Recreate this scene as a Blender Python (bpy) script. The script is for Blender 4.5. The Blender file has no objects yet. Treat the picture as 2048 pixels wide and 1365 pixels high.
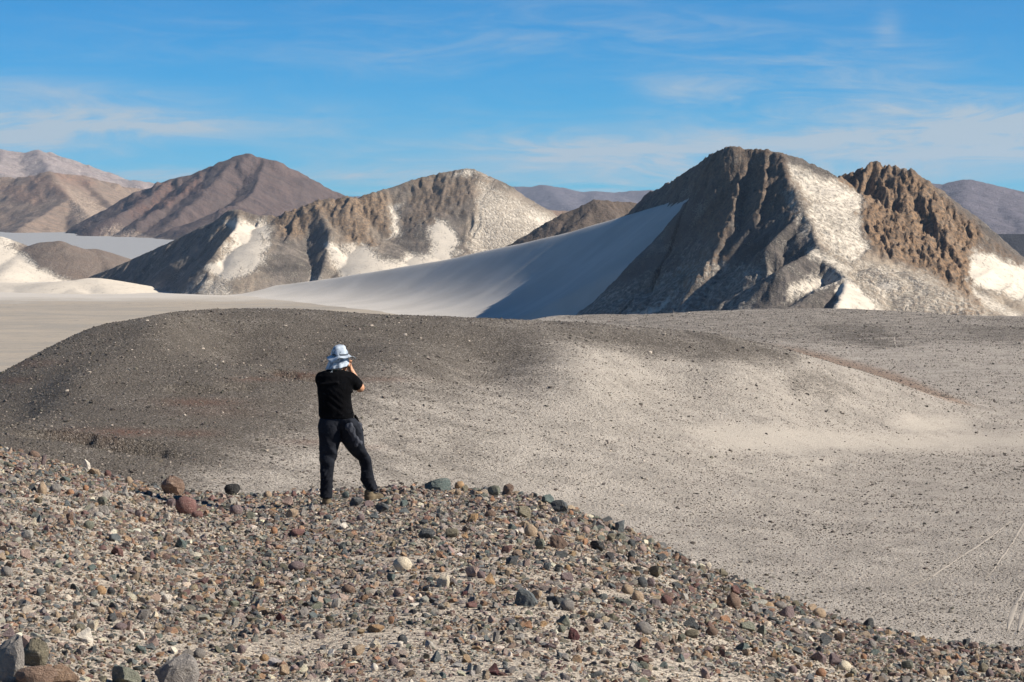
import bpy, bmesh, math, random, colorsys
import numpy as np
from mathutils import Vector, Euler, Matrix

random.seed(7); RNG = np.random.default_rng(7)
F = 4836.0            # focal length in photo pixels (85 mm on a 36 mm wide frame, 2048 px)
HZ = 430.0            # photo row of the true horizon
scene = bpy.context.scene

# ------------------------------------------------------------------ camera, light, exposure
cam = bpy.data.cameras.new('camera'); camo = bpy.data.objects.new('camera', cam)
scene.collection.objects.link(camo); scene.camera = camo
camo.location = (0, 0, 0); camo.rotation_euler = (math.radians(90), 0, 0)
cam.sensor_width = 36; cam.lens = F / 2048 * 36; cam.shift_y = -(682.5 - HZ) / 2048
cam.clip_start = 0.5; cam.clip_end = 120000

SUN_EL, SUN_AZ = math.radians(34.5), math.radians(98)      # azimuth clockwise from +Y (view direction)
SD = Vector((math.sin(SUN_AZ) * math.cos(SUN_EL), math.cos(SUN_AZ) * math.cos(SUN_EL), math.sin(SUN_EL)))
sl = bpy.data.lights.new('sun', 'SUN'); sl.energy = 5.0; sl.angle = math.radians(0.5); sl.color = (1, .93, .82)
so = bpy.data.objects.new('sun', sl); scene.collection.objects.link(so)
so.rotation_euler = SD.to_track_quat('Z', 'Y').to_euler(); so.location = (60, -20, 60)

scene.view_settings.view_transform = 'Standard'; scene.view_settings.look = 'None'
scene.view_settings.exposure = 0.82; scene.view_settings.gamma = 1

HAZE = 2.1e-5

class NT:
    """small helper to write node trees"""
    def __init__(s, nt): s.nt = nt; s.n = nt.nodes; s.l = nt.links
    def new(s, t, **k):
        nd = s.n.new(t)
        for a, v in k.items(): setattr(nd, a, v)
        return nd
    def set(s, sock, v):
        if isinstance(v, bpy.types.NodeSocket): s.l.new(v, sock)
        elif v is not None: sock.default_value = v
    def math(s, op, a, b=None, c=None, clamp=False):
        nd = s.new('ShaderNodeMath', operation=op, use_clamp=clamp)
        s.set(nd.inputs[0], a); s.set(nd.inputs[1], b); s.set(nd.inputs[2], c); return nd.outputs[0]
    def vmul(s, v, m):
        nd = s.new('ShaderNodeVectorMath', operation='MULTIPLY'); s.set(nd.inputs[0], v); s.set(nd.inputs[1], m); return nd.outputs[0]
    def mix(s, f, a, b, mode='MIX'):
        nd = s.new('ShaderNodeMix', data_type='RGBA', blend_type=mode)
        s.set(nd.inputs[0], f); s.set(nd.inputs[6], a); s.set(nd.inputs[7], b); return nd.outputs[2]
    def noise(s, v, sc, det=3, rough=.55, dist=0):
        nd = s.new('ShaderNodeTexNoise'); s.set(nd.inputs['Vector'], v); nd.inputs['Scale'].default_value = sc
        nd.inputs['Detail'].default_value = det; nd.inputs['Roughness'].default_value = rough
        nd.inputs['Distortion'].default_value = dist; return nd.outputs[0]
    def voro(s, v, sc, out='Distance', feat='F1'):
        nd = s.new('ShaderNodeTexVoronoi', feature=feat); s.set(nd.inputs['Vector'], v); nd.inputs['Scale'].default_value = sc
        return nd.outputs[out]
    def ramp(s, v, a, b, lo=0., hi=1.):
        nd = s.new('ShaderNodeMapRange', interpolation_type='SMOOTHSTEP'); s.set(nd.inputs[0], v)
        for i, q in enumerate((a, b, lo, hi)): nd.inputs[i + 1].default_value = q
        return nd.outputs[0]
    def attr(s, name, out='Fac', typ='GEOMETRY'):
        nd = s.new('ShaderNodeAttribute', attribute_name=name, attribute_type=typ); return nd.outputs[out]
    def coord(s, which='Object'): return s.new('ShaderNodeTexCoord').outputs[which]
    def bump(s, h, dist, st=1, nrm=None):
        nd = s.new('ShaderNodeBump'); s.set(nd.inputs['Height'], h); nd.inputs['Distance'].default_value = dist
        s.set(nd.inputs['Strength'], st); s.set(nd.inputs['Normal'], nrm); return nd.outputs[0]

def C4(c): return (c[0], c[1], c[2], 1)

world = bpy.data.worlds.new('World'); scene.world = world; world.use_nodes = True
W = NT(world.node_tree); W.n.clear()
sky = W.new('ShaderNodeTexSky', sky_type='NISHITA', sun_disc=False, sun_elevation=SUN_EL, sun_rotation=SUN_AZ,
            altitude=4200, air_density=1.0, dust_density=0.0, ozone_density=2.2)
dirv = W.coord('Generated')
sep = W.new('ShaderNodeSeparateXYZ'); W.l.new(dirv, sep.inputs[0])
SKYTINT = (.24, 1.10, 1.66, 1)
skyc = W.mix(1.0, sky.outputs[0], SKYTINT, 'MULTIPLY')
# thin cirrus, in streaks that lie near the horizon
w1 = W.noise(W.vmul(dirv, (13, 13, 80)), 1.0, 8, .68, 1.3)
w2 = W.noise(W.vmul(dirv, (3.1, 3.1, 17)), 1.0, 3, .5)
w3 = W.noise(W.vmul(dirv, (30, 30, 160)), 1.0, 5, .6, 1.0)
cl = W.math('ADD', W.ramp(w1, .38, .78), W.math('MULTIPLY', W.ramp(w3, .35, .8), .35))
cl = W.math('MULTIPLY', cl, W.ramp(w2, .34, .66))
low = W.ramp(sep.outputs[2], .10, .015, .10, 1.0)
cl = W.math('MULTIPLY', cl, W.math('MULTIPLY', low, 1.0))
# three banks of cirrus where the photograph has them: (azimuth tangent, elevation tangent, half sizes, weight)
for (cx, cz, sx, sz, wt) in [(-.165, .038, .085, .009, .9), (.20, .034, .075, .011, 1.1), (.045, .026, .11, .008, .8),
                             (.073, .052, .017, .0045, .6), (.153, .077, .005, .006, .5), (-.125, .0165, .09, .0028, .7),
                             (-.19, .051, .06, .004, .5), (.125, .017, .07, .006, .6)]:
    dx = W.math('DIVIDE', W.math('SUBTRACT', sep.outputs[0], cx), sx)
    dz = W.math('DIVIDE', W.math('SUBTRACT', sep.outputs[2], cz), sz)
    r2 = W.math('ADD', W.math('MULTIPLY', dx, dx), W.math('MULTIPLY', dz, dz))
    g = W.math('MULTIPLY', W.math('EXPONENT', W.math('MULTIPLY', r2, -1.0)), W.ramp(sep.outputs[1], 0, .5))
    nz = W.math('ADD', W.math('MULTIPLY', W.ramp(w1, .25, .75), .75), W.math('MULTIPLY', w3, .4))
    cl = W.math('ADD', cl, W.math('MULTIPLY', W.math('MULTIPLY', g, nz), wt * 1.2))
cl = W.math('MINIMUM', cl, .85)
fin = W.mix(cl, skyc, (7.6, 8.6, 9.4, 1))
bg = W.new('ShaderNodeBackground'); W.l.new(fin, bg.inputs[0]); bg.inputs[1].default_value = .037
wo = W.new('ShaderNodeOutputWorld'); W.l.new(bg.outputs[0], wo.inputs[0])

# ------------------------------------------------------------------ numpy noise and helpers
def _hash(ix, iy, seed):
    h = (ix.astype(np.uint32) * np.uint32(374761393)) ^ (iy.astype(np.uint32) * np.uint32(668265263)) ^ np.uint32((seed * 2246822519) & 0xffffffff)
    h = (h ^ (h >> np.uint32(13))) * np.uint32(1274126177); h ^= h >> np.uint32(16)
    return (h & np.uint32(0xffffff)).astype(np.float32) / np.float32(0xffffff)
def vn(x, y, seed=0):
    x = np.asarray(x, np.float64); y = np.asarray(y, np.float64)
    fx = np.floor(x); fy = np.floor(y); ix = fx.astype(np.int64); iy = fy.astype(np.int64)
    tx = (x - fx).astype(np.float32); ty = (y - fy).astype(np.float32)
    tx = tx * tx * tx * (tx * (tx * 6 - 15) + 10); ty = ty * ty * ty * (ty * (ty * 6 - 15) + 10)
    a = _hash(ix, iy, seed); b = _hash(ix + 1, iy, seed); c = _hash(ix, iy + 1, seed); d = _hash(ix + 1, iy + 1, seed)
    return (a + (b - a) * tx) * (1 - ty) + (c + (d - c) * tx) * ty
def fbm(x, y, seed=0, o=4, g=.5):
    s = 0; a = 1; t = 0
    for i in range(o):
        s = s + a * (vn(x * 2 ** i + i * 17.3, y * 2 ** i - i * 9.1, seed + i) - .5); t += a; a *= g
    return s / t * 2
def ridged(x, y, seed=0, o=3):
    s = 0; a = 1; t = 0
    for i in range(o):
        s = s + a * (1 - np.abs(vn(x * 2 ** i + i * 7.7, y * 2 ** i, seed + i) * 2 - 1)); t += a; a *= .5
    return s / t
def sstep(a, b, x):
    t = np.clip((x - a) / (b - a), 0, 1); return t * t * (3 - 2 * t)
def smax(a, b, w): 
    d = a - b; return .5 * (a + b + np.sqrt(d * d + w * w)) 
def P(px, py, Y): return ((px - 1024) / F * Y, Y, (HZ - py) / F * Y)
def topx(x, y, z): return 1024 + F * x / y, HZ - F * z / y

def link(o, parent=None):
    scene.collection.objects.link(o)
    if parent is not None: o.parent = parent
    return o
def grid_mesh(name, X, Y, Z, attrs=None, mat=None, smooth=True):
    nr, nc = X.shape
    co = np.stack([X, Y, Z], -1).reshape(-1, 3).astype(np.float32)
    i = np.arange(nr * nc).reshape(nr, nc)
    q = np.stack([i[:-1, :-1], i[:-1, 1:], i[1:, 1:], i[1:, :-1]], -1).reshape(-1, 4)
    return raw_mesh(name, co, q, attrs, mat, smooth)
def raw_mesh(name, co, q, attrs=None, mat=None, smooth=True):
    me = bpy.data.meshes.new(name); k = q.shape[1]
    me.vertices.add(len(co)); me.vertices.foreach_set('co', np.ascontiguousarray(co, np.float32).ravel())
    me.loops.add(q.size); me.loops.foreach_set('vertex_index', np.ascontiguousarray(q, np.int32).ravel())
    me.polygons.add(len(q)); me.polygons.foreach_set('loop_start', np.arange(0, q.size, k, dtype=np.int32))
    me.update(calc_edges=True)
    me.polygons.foreach_set('use_smooth', np.full(len(q), smooth, bool))
    for n, a in (attrs or {}).items():
        a = np.asarray(a, np.float32)
        if a.ndim >= 2 and a.shape[-1] == 3 and a.size == 3 * len(co):
            at = me.attributes.new(n, 'FLOAT_VECTOR', 'POINT'); at.data.foreach_set('vector', a.reshape(-1))
        else:
            at = me.attributes.new(n, 'FLOAT', 'POINT'); at.data.foreach_set('value', a.reshape(-1))
    if mat: me.materials.append(mat)
    return link(bpy.data.objects.new(name, me))

def poly_mask(PX, PY, poly, soft=8):
    """soft inside mask of a polygon (photo pixel units of surface points)"""
    p = np.array(poly, float); n = len(p)
    d = np.full(PX.shape, 1e9); ins = np.zeros(PX.shape, bool)
    for i in range(n):
        a, b = p[i], p[(i + 1) % n]; e = b - a
        t = np.clip(((PX - a[0]) * e[0] + (PY - a[1]) * e[1]) / (e @ e), 0, 1)
        d = np.minimum(d, np.hypot(PX - a[0] - t * e[0], PY - a[1] - t * e[1]))
        c = ((a[1] > PY) != (b[1] > PY)) & (PX < (b[0] - a[0]) * (PY - a[1]) / (b[1] - a[1] + 1e-9) + a[0])
        ins ^= c
    return sstep(-soft, soft, np.where(ins, d, -d))

def new_mat(name, rough=.95, spec=.15):
    m = bpy.data.materials.new(name); m.use_nodes = True; T = NT(m.node_tree); T.n.clear()
    b = T.new('ShaderNodeBsdfPrincipled'); o = T.new('ShaderNodeOutputMaterial'); T.l.new(b.outputs[0], o.inputs[0])
    b.inputs['Roughness'].default_value = rough; b.inputs['Specular IOR Level'].default_value = spec
    return m, T, b

SAND = (.55, .485, .40)
def mountain_mat(name, sand=SAND, screeA=(.20, .165, .135), screeB=(.10, .082, .068), rockA=(.25, .16, .095), rockB=(.11, .075, .05),
                 unit=1.0, dust=.45, bumpd=1.6, streak=1.0):
    """unit = metres per finest visible grain"""
    m, T, b = new_mat(name); P0 = T.coord()
    rt = T.attr('rt', 'Vector')
    st = T.noise(T.vmul(rt, (.22 / unit, .035 / unit, 1)), 1, 4, .6)
    n1 = T.noise(P0, .055 / unit, 5, .6); n2 = T.noise(P0, .30 / unit, 4, .65); n3 = T.noise(P0, .9 / unit, 2, .7)
    sep = T.noise(T.vmul(rt, (.6 / unit, .05 / unit, 1)), 1, 3, .6)
    scree = T.mix(T.ramp(T.math('ADD', T.math('MULTIPLY', st, .6 * streak), T.math('MULTIPLY', n1, 1 - .6 * streak)), .36, .62), C4(screeA), C4(screeB))
    scree = T.mix(T.math('MULTIPLY', T.attr('warm'), T.ramp(n1, .2, .6, .55, 1)), scree, T.mix(T.ramp(st, .35, .65), (.36, .285, .21, 1), (.24, .195, .15, 1)))
    rock = T.mix(T.ramp(n2, .35, .65), C4(rockA), C4(rockB))
    col = T.mix(T.attr('rock'), scree, rock)
    col = T.mix(T.ramp(n3, .45, .62, 0, .55), col, T.mix(.65, col, (.02, .018, .016, 1)))
    # blown sand: where the mask says, and caught in pockets of the scree
    sd = T.attr('sand')
    k = T.math('ADD', sd, T.math('MULTIPLY', T.math('SUBTRACT', n2, .5), 1.6))
    k = T.math('ADD', k, T.math('MULTIPLY', T.math('SUBTRACT', sep, .5),   .3 * streak))
    kk = T.math('MULTIPLY', T.ramp(k, .15, .95), T.ramp(T.math('ADD', sd, T.math('MULTIPLY', n3, .8)), .35, .85))
    pocket = T.math('MULTIPLY', T.ramp(T.math('ADD', T.math('MULTIPLY', n1, .5), T.math('MULTIPLY', n3, .5)), .50, .62), dust)
    kk = T.math('MAXIMUM', kk, T.math('MULTIPLY', pocket, T.math('SUBTRACT', 1, T.math('MULTIPLY', T.attr('rock'), .7))))
    sc = T.mix(T.ramp(n1, .3, .7, 0, .35), C4(sand), C4([c * .8 for c in sand]))
    col = T.mix(kk, col, sc)
    T.l.new(col, b.inputs['Base Color'])
    h = T.math('ADD', T.math('MULTIPLY', n2, 1.0), T.math('MULTIPLY', n3, .6))
    h = T.math('ADD', h, T.math('MULTIPLY', n1, 1.2))
    h = T.math('MULTIPLY', h, T.math('SUBTRACT', 1, T.math('MULTIPLY', kk, .9)))
    T.l.new(T.bump(h, bumpd * unit, .9), b.inputs['Normal'])
    return m

# ------------------------------------------------------------------ mountains from ridge skeletons
def ridge_height(X, Y, ridges, seed=0):
    """each ridge: pts (px,py,Y) photo point + distance; kl/kr slopes left/right of its direction; A gully depth; L gully spacing"""
    H = np.full(X.shape, -1e9); TT = np.zeros(X.shape); DD = np.zeros(X.shape)
    for ri, r in enumerate(ridges):
        pts = np.array([P(*p) for p in r['p']]); kl, kr = r.get('kl', .6), r.get('kr', .6)
        A, L, w = r.get('A', 4), r.get('L', 18), r.get('w', 2); s = ri * 313.
        c = r.get('c', -.0035 if max(kl, kr) < .36 and pts[0][1] < 3000 and A > .3 else 0)
        for a, b in zip(pts[:-1], pts[1:]):
            e = b[:2] - a[:2]; ln = np.hypot(*e)
            t = ((X - a[0]) * e[0] + (Y - a[1]) * e[1]) / (ln * ln); tc = np.clip(t, 0, 1)
            dx = X - a[0] - tc * e[0]; dy = Y - a[1] - tc * e[1]; d = np.hypot(dx, dy)
            side = (e[0] * dy - e[1] * dx) / (ln * d + 1e-6)          # +1 left, -1 right
            k = kr + (kl - kr) * (side * .5 + .5)
            along = s + tc * ln + np.clip(t - tc, -1, 1) * ln * .5
            dd = np.sqrt(d * d + w * w) - w
            wob = fbm(d / L / 3, along / L / 3, seed + 5, 2)
            g = ridged(along / L + wob * .6, dd / L / 6, seed + ri, 3) - .62 + .30 * (ridged(along / L * 3.1 + wob * 2, dd / L / 1.8, seed + ri + 9, 2) - .6)
            h = a[2] + (b[2] - a[2]) * tc - k * dd + (c * dd * dd if c else 0) + A * g * np.clip(dd / (L * .8), 0, 1)
            m = h > H; H = np.where(m, h, H); TT = np.where(m, along, TT); DD = np.where(m, dd, DD)
            s += ln
    return H, TT, DD

def mountain(name, label, ridges, px, yr, res, base, basew, mat, rough=(2.0, 12.), sand=(), rock=(), unsand=(), rockbase=0., sandbase=0., seed=0, soft=16, warp=3., fine=.6, low=None, gamma=1, trim=None, stretch=1., warm=()):
    u = (np.linspace(px[0], px[1], res[0]) - 1024) / F; y = yr[0] + (yr[1] - yr[0]) * np.linspace(0, 1, res[1]) ** gamma
    U, Yg = np.meshgrid(u, y); X = U * Yg
    wx = warp * fbm(X / 35, Yg / 35, seed + 40, 3); wy = warp * fbm(X / 35, Yg / 35, seed + 50, 3)
    H, T, D = ridge_height(X + wx, Yg + wy, ridges, seed)
    if trim: H = trim(X, Yg, H)
    PX, PY = topx(X, Yg, H)
    nz = fbm(PX / 30, PY / 22, seed + 60, 5, .62) * 40
    S = np.full(X.shape, float(sandbase)); R = np.full(X.shape, float(rockbase))
    for p in rock: R = np.maximum(R, poly_mask(PX + nz, PY + nz * .6, p[1:], soft) * p[0])
    for p in sand: S = np.maximum(S, poly_mask(PX + nz * .6, PY + nz * .4, p[1:], soft) * p[0])
    Wm = np.zeros(X.shape)
    for p in warm: Wm = np.maximum(Wm, poly_mask(PX + nz * .6, PY + nz * .4, p[1:], soft) * p[0])
    for p in unsand: S = S * (1 - p[0] * poly_mask(PX + nz * .6, PY + nz * .4, p[1:], soft))
    R = R * (1 - .6 * S); 
    A, L = rough
    wq = fbm(X / L / 2.5, Yg / L / 2.5, seed + 75, 3) * 1.1
    rg = np.clip(ridged(X / L + wq, Yg / L / stretch + wq * .6, seed + 70, 5), 0, 1) ** 1.8 * 1.5 - .55
    cr = fbm(X / (L * .30), Yg / (L * .30) / stretch, seed + 80, 4)
    H = H + rg * A * (.25 + 1.0 * R) * (1 - .9 * np.clip(S, 0, 1)) * np.clip(D / 4 + .5, 0, 1)
    H = H + cr * fine * A * (.35 + R) * (1 - .95 * np.clip(S, 0, 1))
    bz = base if low is None else base + low(X, Yg)
    H = np.where(H - bz < -6 * basew, bz, smax(H, bz, basew) - 0.) 
    H = H - .5 * basew * np.exp(-((H - bz) / (basew + 1e-6)) ** 2)
    edge = np.minimum(sstep(0, .04, np.linspace(0, 1, res[0]))[None, :] * 1., sstep(0, .04, 1 - np.linspace(0, 1, res[0]))[None, :])
    rt = np.stack([T, D, np.zeros_like(T)], -1)
    H -= basew * .35 + 1.0
    o = grid_mesh(name, X, Yg, H, dict(sand=S, rock=R, warm=Wm, rt=rt), mat)
    o['kind'] = 'structure'; o['label'] = label
    return o

M_main = mountain_mat('scree_and_sand', rockA=(.28, .175, .10), rockB=(.085, .06, .042), screeA=(.15, .127, .11), screeB=(.06, .053, .048), dust=.34, bumpd=1.5)
M_mid = mountain_mat('sand_dusted_scree', screeA=(.22, .185, .155), screeB=(.085, .073, .063), rockA=(.27, .18, .11), rockB=(.10, .075, .055), dust=.55, bumpd=1.6)
M_far = mountain_mat('purple_brown_scree', sand=(.40, .31, .24), screeA=(.125, .092, .082), screeB=(.075, .06, .058), rockA=(.19, .105, .075), rockB=(.07, .05, .048), unit=2.6, dust=.12, bumpd=1.3, streak=1.2)
M_fan = mountain_mat('tan_far_slope', sand=(.40, .31, .235), screeA=(.29, .21, .155), screeB=(.18, .14, .11), rockA=(.26, .15, .10), rockB=(.15, .10, .08), unit=2.6, dust=.25, bumpd=1.2)
M_pale = mountain_mat('pale_far_slope', sand=(.50, .43, .38), screeA=(.30, .24, .22), screeB=(.20, .165, .155), rockA=(.24, .19, .17), rockB=(.17, .13, .12), unit=5, dust=.4, bumpd=1.2)
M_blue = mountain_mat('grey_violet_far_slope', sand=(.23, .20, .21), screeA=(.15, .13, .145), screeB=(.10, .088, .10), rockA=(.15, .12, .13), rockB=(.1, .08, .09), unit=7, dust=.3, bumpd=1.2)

PLZ = -90.
CREST = [(1428, 353, 1860), (1337, 396, 2000), (1300, 407, 2050), (1225, 431, 2130), (1147, 455, 2200), (1044, 482, 2310), (976, 497, 2380), (907, 515, 2450), (805, 535, 2540), (702, 558, 2625), (600, 581, 2700), (540, 598, 2730)]
EDGE = [(1480, 320, 1900), (1432, 360, 1800), (1405, 420, 1785), (1390, 485, 1775), (1320, 540, 1792), (1210, 595, 1815), (1050, 640, 1850), (900, 680, 1890)]
def line_dist(X, Yg, line):
    lp = np.array([P(*q)[:2] for q in line]); pen = np.full(X.shape, 1e9); sg = np.zeros(X.shape, bool)
    for a, b in zip(lp[:-1], lp[1:]):
        e = b - a; t = np.clip(((X - a[0]) * e[0] + (Yg - a[1]) * e[1]) / (e @ e), 0, 1)
        dd = np.hypot(X - a[0] - t * e[0], Yg - a[1] - t * e[1]); sd = (e[0] * (Yg - a[1]) - e[1] * (X - a[0])) > 0
        m_ = dd < pen; pen = np.where(m_, dd, pen); sg = np.where(m_, sd, sg)
    return np.where(sg, pen, -pen)                                # positive to the left of the line's direction
def dune_z(X, Yg):
    H, T, D = ridge_height(X, Yg, [dict(p=CREST, kl=.82, kr=.42, A=0, w=6)], 9)
    return np.maximum(smax(H, PLZ + 1.5, 38) - 8, H - 12)
def trim_left(X, Yg, H):
    """past the scree edge and in front of the dune crest the mountain dips under the sand"""
    t = np.minimum(-line_dist(X, Yg, EDGE), line_dist(X, Yg, CREST)) + 5 * fbm(X / 22, Yg / 22, 44, 3)
    cut = dune_z(X, Yg) - 2 + 1.6 * np.clip(26 - t, 0, 99)
    return np.where(t > -10, np.minimum(H, cut), H)
# main mountain, right
skyl = [(1200, 470, 2853.7), (1264, 412, 2743.9), (1288, 386, 2695.1), (1296, 377, 2676.8), (1314, 370, 2634.1), (1355, 348, 2524.4), (1390, 323, 2414.6), (1420, 304, 2317.1), (1443, 286, 2219.5), (1464, 283, 2150),
        (1487, 286, 2145), (1525, 290, 2135), (1554, 294, 2125), (1575, 306, 2125), (1601, 321, 2130), (1631, 339, 2140), (1668, 357, 2150)]
sky2 = [(1668, 357, 2190), (1680, 345, 2185), (1718, 329, 2170), (1730, 329, 2165), (1753, 314, 2155), (1771, 323, 2150), (1785, 319, 2145), (1800, 329, 2140), (1820, 330, 2130), (1835, 343, 2125),
        (1850, 357, 2120), (1876, 380, 2110), (1900, 404, 2100), (1923, 427, 2095), (1958, 456, 2085), (1967, 472, 2080), (2002, 503, 2070), (2048, 530, 2060), (2150, 590, 2040), (2300, 650, 2020)]
spine = [(1554, 294, 2125), (1570, 318, 2095), (1575, 348, 2065), (1590, 368, 2035), (1604, 400, 2005), (1619, 441, 1970), (1639, 477, 1935), (1652, 510, 1900), (1674, 527, 1875), (1692, 547, 1845), (1680, 582, 1795), (1664, 625, 1740), (1660, 680, 1680)]
ridges = [
    dict(p=skyl[:9], kl=.7, kr=1.5, A=9, L=15), dict(p=skyl[8:], kl=.75, kr=1.7, A=10, L=14), dict(p=sky2, kl=.8, kr=.85, A=12, L=14),
    dict(p=spine, kl=.46, kr=1.0, A=9, L=13),
    dict(p=[(1443, 286, 2189.0), (1422, 350, 2182.9), (1398, 420, 2176.8), (1383, 485, 2164.6), (1310, 540, 2189.0), (1200, 595, 2219.5), (1040, 640, 2262.2)], kl=.9, kr=1.1, A=6, L=11),
    dict(p=[(1487, 286, 2146.3), (1478, 360, 2109.8), (1455, 440, 2046.3), (1431, 494, 2018.3), (1380, 530, 2031.7), (1302, 576, 2056.1), (1150, 626, 2152.4), (1050, 660, 2195.1)], kl=.8, kr=1.35, A=6, L=11),
    dict(p=[(1634, 486, 1917.1), (1560, 530, 1865.9), (1480, 578, 1880.5), (1393, 630, 1902.4), (1300, 675, 1926.8)], kl=.7, kr=.9, A=4, L=12),
    dict(p=[(1530, 291, 2136.6), (1532, 360, 2075.6), (1508, 430, 2029.3), (1470, 480, 2012.2)], kl=1.2, kr=1.3, A=5, L=9),
    dict(p=[(1606, 410, 1995.1), (1545, 478, 1958.5), (1462, 540, 1968.3), (1370, 592, 2000.0), (1280, 640, 2036.6)], kl=.95, kr=1.1, A=6, L=10),
    dict(p=[(1690, 545, 1848), (1640, 565, 1830), (1590, 600, 1790), (1520, 650, 1740)], kl=.5, kr=.6, A=2, L=14),
    # right-hand brown peak: ribs
    dict(p=[(1753, 314, 2155), (1766, 350, 2125), (1783, 380, 2100), (1780, 430, 2065), (1776, 470, 2035)], kl=.95, kr=1.0, A=9, L=13),
    dict(p=[(1795, 327, 2140), (1808, 372, 2100), (1812, 410, 2070), (1832, 460, 2030), (1862, 505, 1995)], kl=.95, kr=1.0, A=9, L=13),
    dict(p=[(1835, 343, 2125), (1862, 400, 2080), (1885, 450, 2040), (1915, 510, 1995), (1935, 560, 1955)], kl=.9, kr=.9, A=6, L=10),
    dict(p=[(1900, 404, 2100), (1930, 470, 2050), (1965, 540, 2000), (2010, 600, 1950)], kl=.7, kr=.6, A=5, L=12),
    # broad sandy ramp between the peaks, running to the lower right
    dict(p=[(1640, 350, 2135), (1690, 400, 2090), (1730, 470, 2020), (1800, 520, 1965), (1900, 575, 1905), (2048, 640, 1840), (2200, 700, 1780)], kl=.30, kr=.30, A=1.5, L=24, w=8),
    dict(p=[(1610, 400, 2005), (1660, 440, 1990), (1700, 500, 1940), (1790, 560, 1880), (1900, 620, 1820)], kl=.35, kr=1.1, A=1.5, L=20, w=8, c=-.003),
    dict(p=[(1668, 357, 2190), (1664, 356, 2150), (1700, 385, 2110)], kl=.4, kr=.4, A=1, L=20, w=8, c=-.005),
    dict(p=[(1700, 540, 1880), (1750, 524, 1890), (1790, 545, 1870)], kl=.35, kr=.45, A=1, w=5),
    dict(p=[(1795, 545, 1885), (1812, 531, 1890), (1850, 555, 1860)], kl=.35, kr=.45, A=1, w=5),
    dict(p=[(1830, 580, 1830), (1860, 582, 1825), (1900, 600, 1810)], kl=.35, kr=.45, A=1, w=4),
    dict(p=[(1890, 628, 1760), (1925, 613, 1762), (1948, 612, 1760), (1975, 632, 1750), (2010, 660, 1740)], kl=.5, kr=.5, A=2, L=8, w=2),
    dict(p=[(1560, 600, 1770), (1750, 640, 1730), (1990, 680, 1700)], kl=.15, kr=.2, A=.5, w=6),
]
for r in ridges: r['p'] = [(a, b, Y * .82) for a, b, Y in r['p']]
ridges_main = ridges
mountain('mountain', 'steep mountain with shaded scree face, sand streaks and a brown rocky right summit', ridges, (760, 2330), (1340, 2420), (660, 400), PLZ + 3, 8, M_main, rough=(2.3, 8.), seed=3, fine=1.3, trim=trim_left, stretch=2.6,
    warm=[(.95, (1585, 330), (1635, 480), (1690, 535), (1720, 600), (1760, 660), (2150, 680), (2150, 520), (1965, 570), (1860, 535), (1740, 490), (1725, 390))],
    rock=[(.4, (1290, 380), (1440, 280), (1560, 290), (1590, 340), (1600, 400), (1560, 430), (1480, 440), (1440, 500), (1395, 440), (1420, 360), (1340, 385)),
          (.9, (1670, 350), (1755, 305), (1850, 345), (1960, 450), (1975, 500), (1950, 560), (1960, 600), (1900, 570), (1860, 535), (1800, 515), (1740, 490), (1722, 430), (1726, 400), (1690, 380)),
          (.9, (1310, 575), (1420, 495), (1460, 500), (1400, 545), (1320, 590)), (.9, (1900, 600), (1950, 600), (2000, 650), (1900, 650)),
          (.5, (1960, 450), (2048, 520), (2048, 545), (1990, 530))],
    sand=[(.82, (1585, 320), (1650, 345), (1680, 352), (1728, 380), (1722, 420), (1690, 420), (1640, 400), (1600, 380), (1588, 350)),
          (.72, (1600, 380), (1722, 400), (1728, 450), (1745, 490), (1700, 520), (1650, 490), (1625, 440)),
          (1., (1680, 530), (1720, 560), (1800, 640), (1660, 645), (1676, 590)), (.85, (1580, 560), (1680, 520), (1688, 545), (1640, 570), (1570, 600)),
          (.9, (1720, 548), (1790, 545), (1810, 570), (1760, 575)), (.95, (1950, 490), (2060, 520), (2060, 600), (1990, 580), (1940, 560)),
          (.85, (1940, 560), (2080, 640), (2040, 640), (1960, 600)), (.8, (1615, 480), (1650, 490), (1740, 540), (1690, 540), (1625, 510)),
          (.52, (1700, 500), (1860, 535), (1960, 600), (2048, 640), (1800, 640), (1700, 560)),
          (.42, (1130, 610), (1400, 500), (1560, 520), (1480, 650), (1100, 660)), (.3, (1380, 460), (1470, 480), (1400, 560), (1250, 610), (1300, 560)), (.85, (1240, 640), (1330, 585), (1380, 575), (1330, 610), (1290, 640)),
          (.5, (1590, 340), (1640, 480), (1600, 470), (1560, 380))])
# main dune
u = (np.linspace(150, 1560, 290) - 1024) / F; y = np.linspace(1500, 2980, 260); U, Yg = np.meshgrid(u, y); X = U * Yg
H = dune_z(X, Yg)
H -= np.clip(line_dist(X, Yg, EDGE) - 6, 0, 1e3) * .9                 # the dune ends where the scree of the mountain begins
H += .5 * fbm(X / 60, Yg / 60, 5, 3)

m_sand, T_, b_ = new_mat('fine_pale_sand', .9, .2)
p0 = T_.coord(); n = T_.noise(p0, .02, 4); n2 = T_.noise(T_.vmul(p0, (.6, .6, .6)), 1, 3)
T_.l.new(T_.mix(T_.ramp(n, .35, .65), C4((.50, .46, .41)), C4((.44, .405, .36))), b_.inputs['Base Color'])
T_.l.new(T_.bump(T_.noise(T_.vmul(p0, (.22, .9, .3)), 1, 4, .6, .6), .5, .35), b_.inputs['Normal'])
o = grid_mesh('dune', X, Yg, H, {}, m_sand); o['kind'] = 'structure'; o['label'] = 'long smooth sand dune sweeping down from the mountain'

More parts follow.
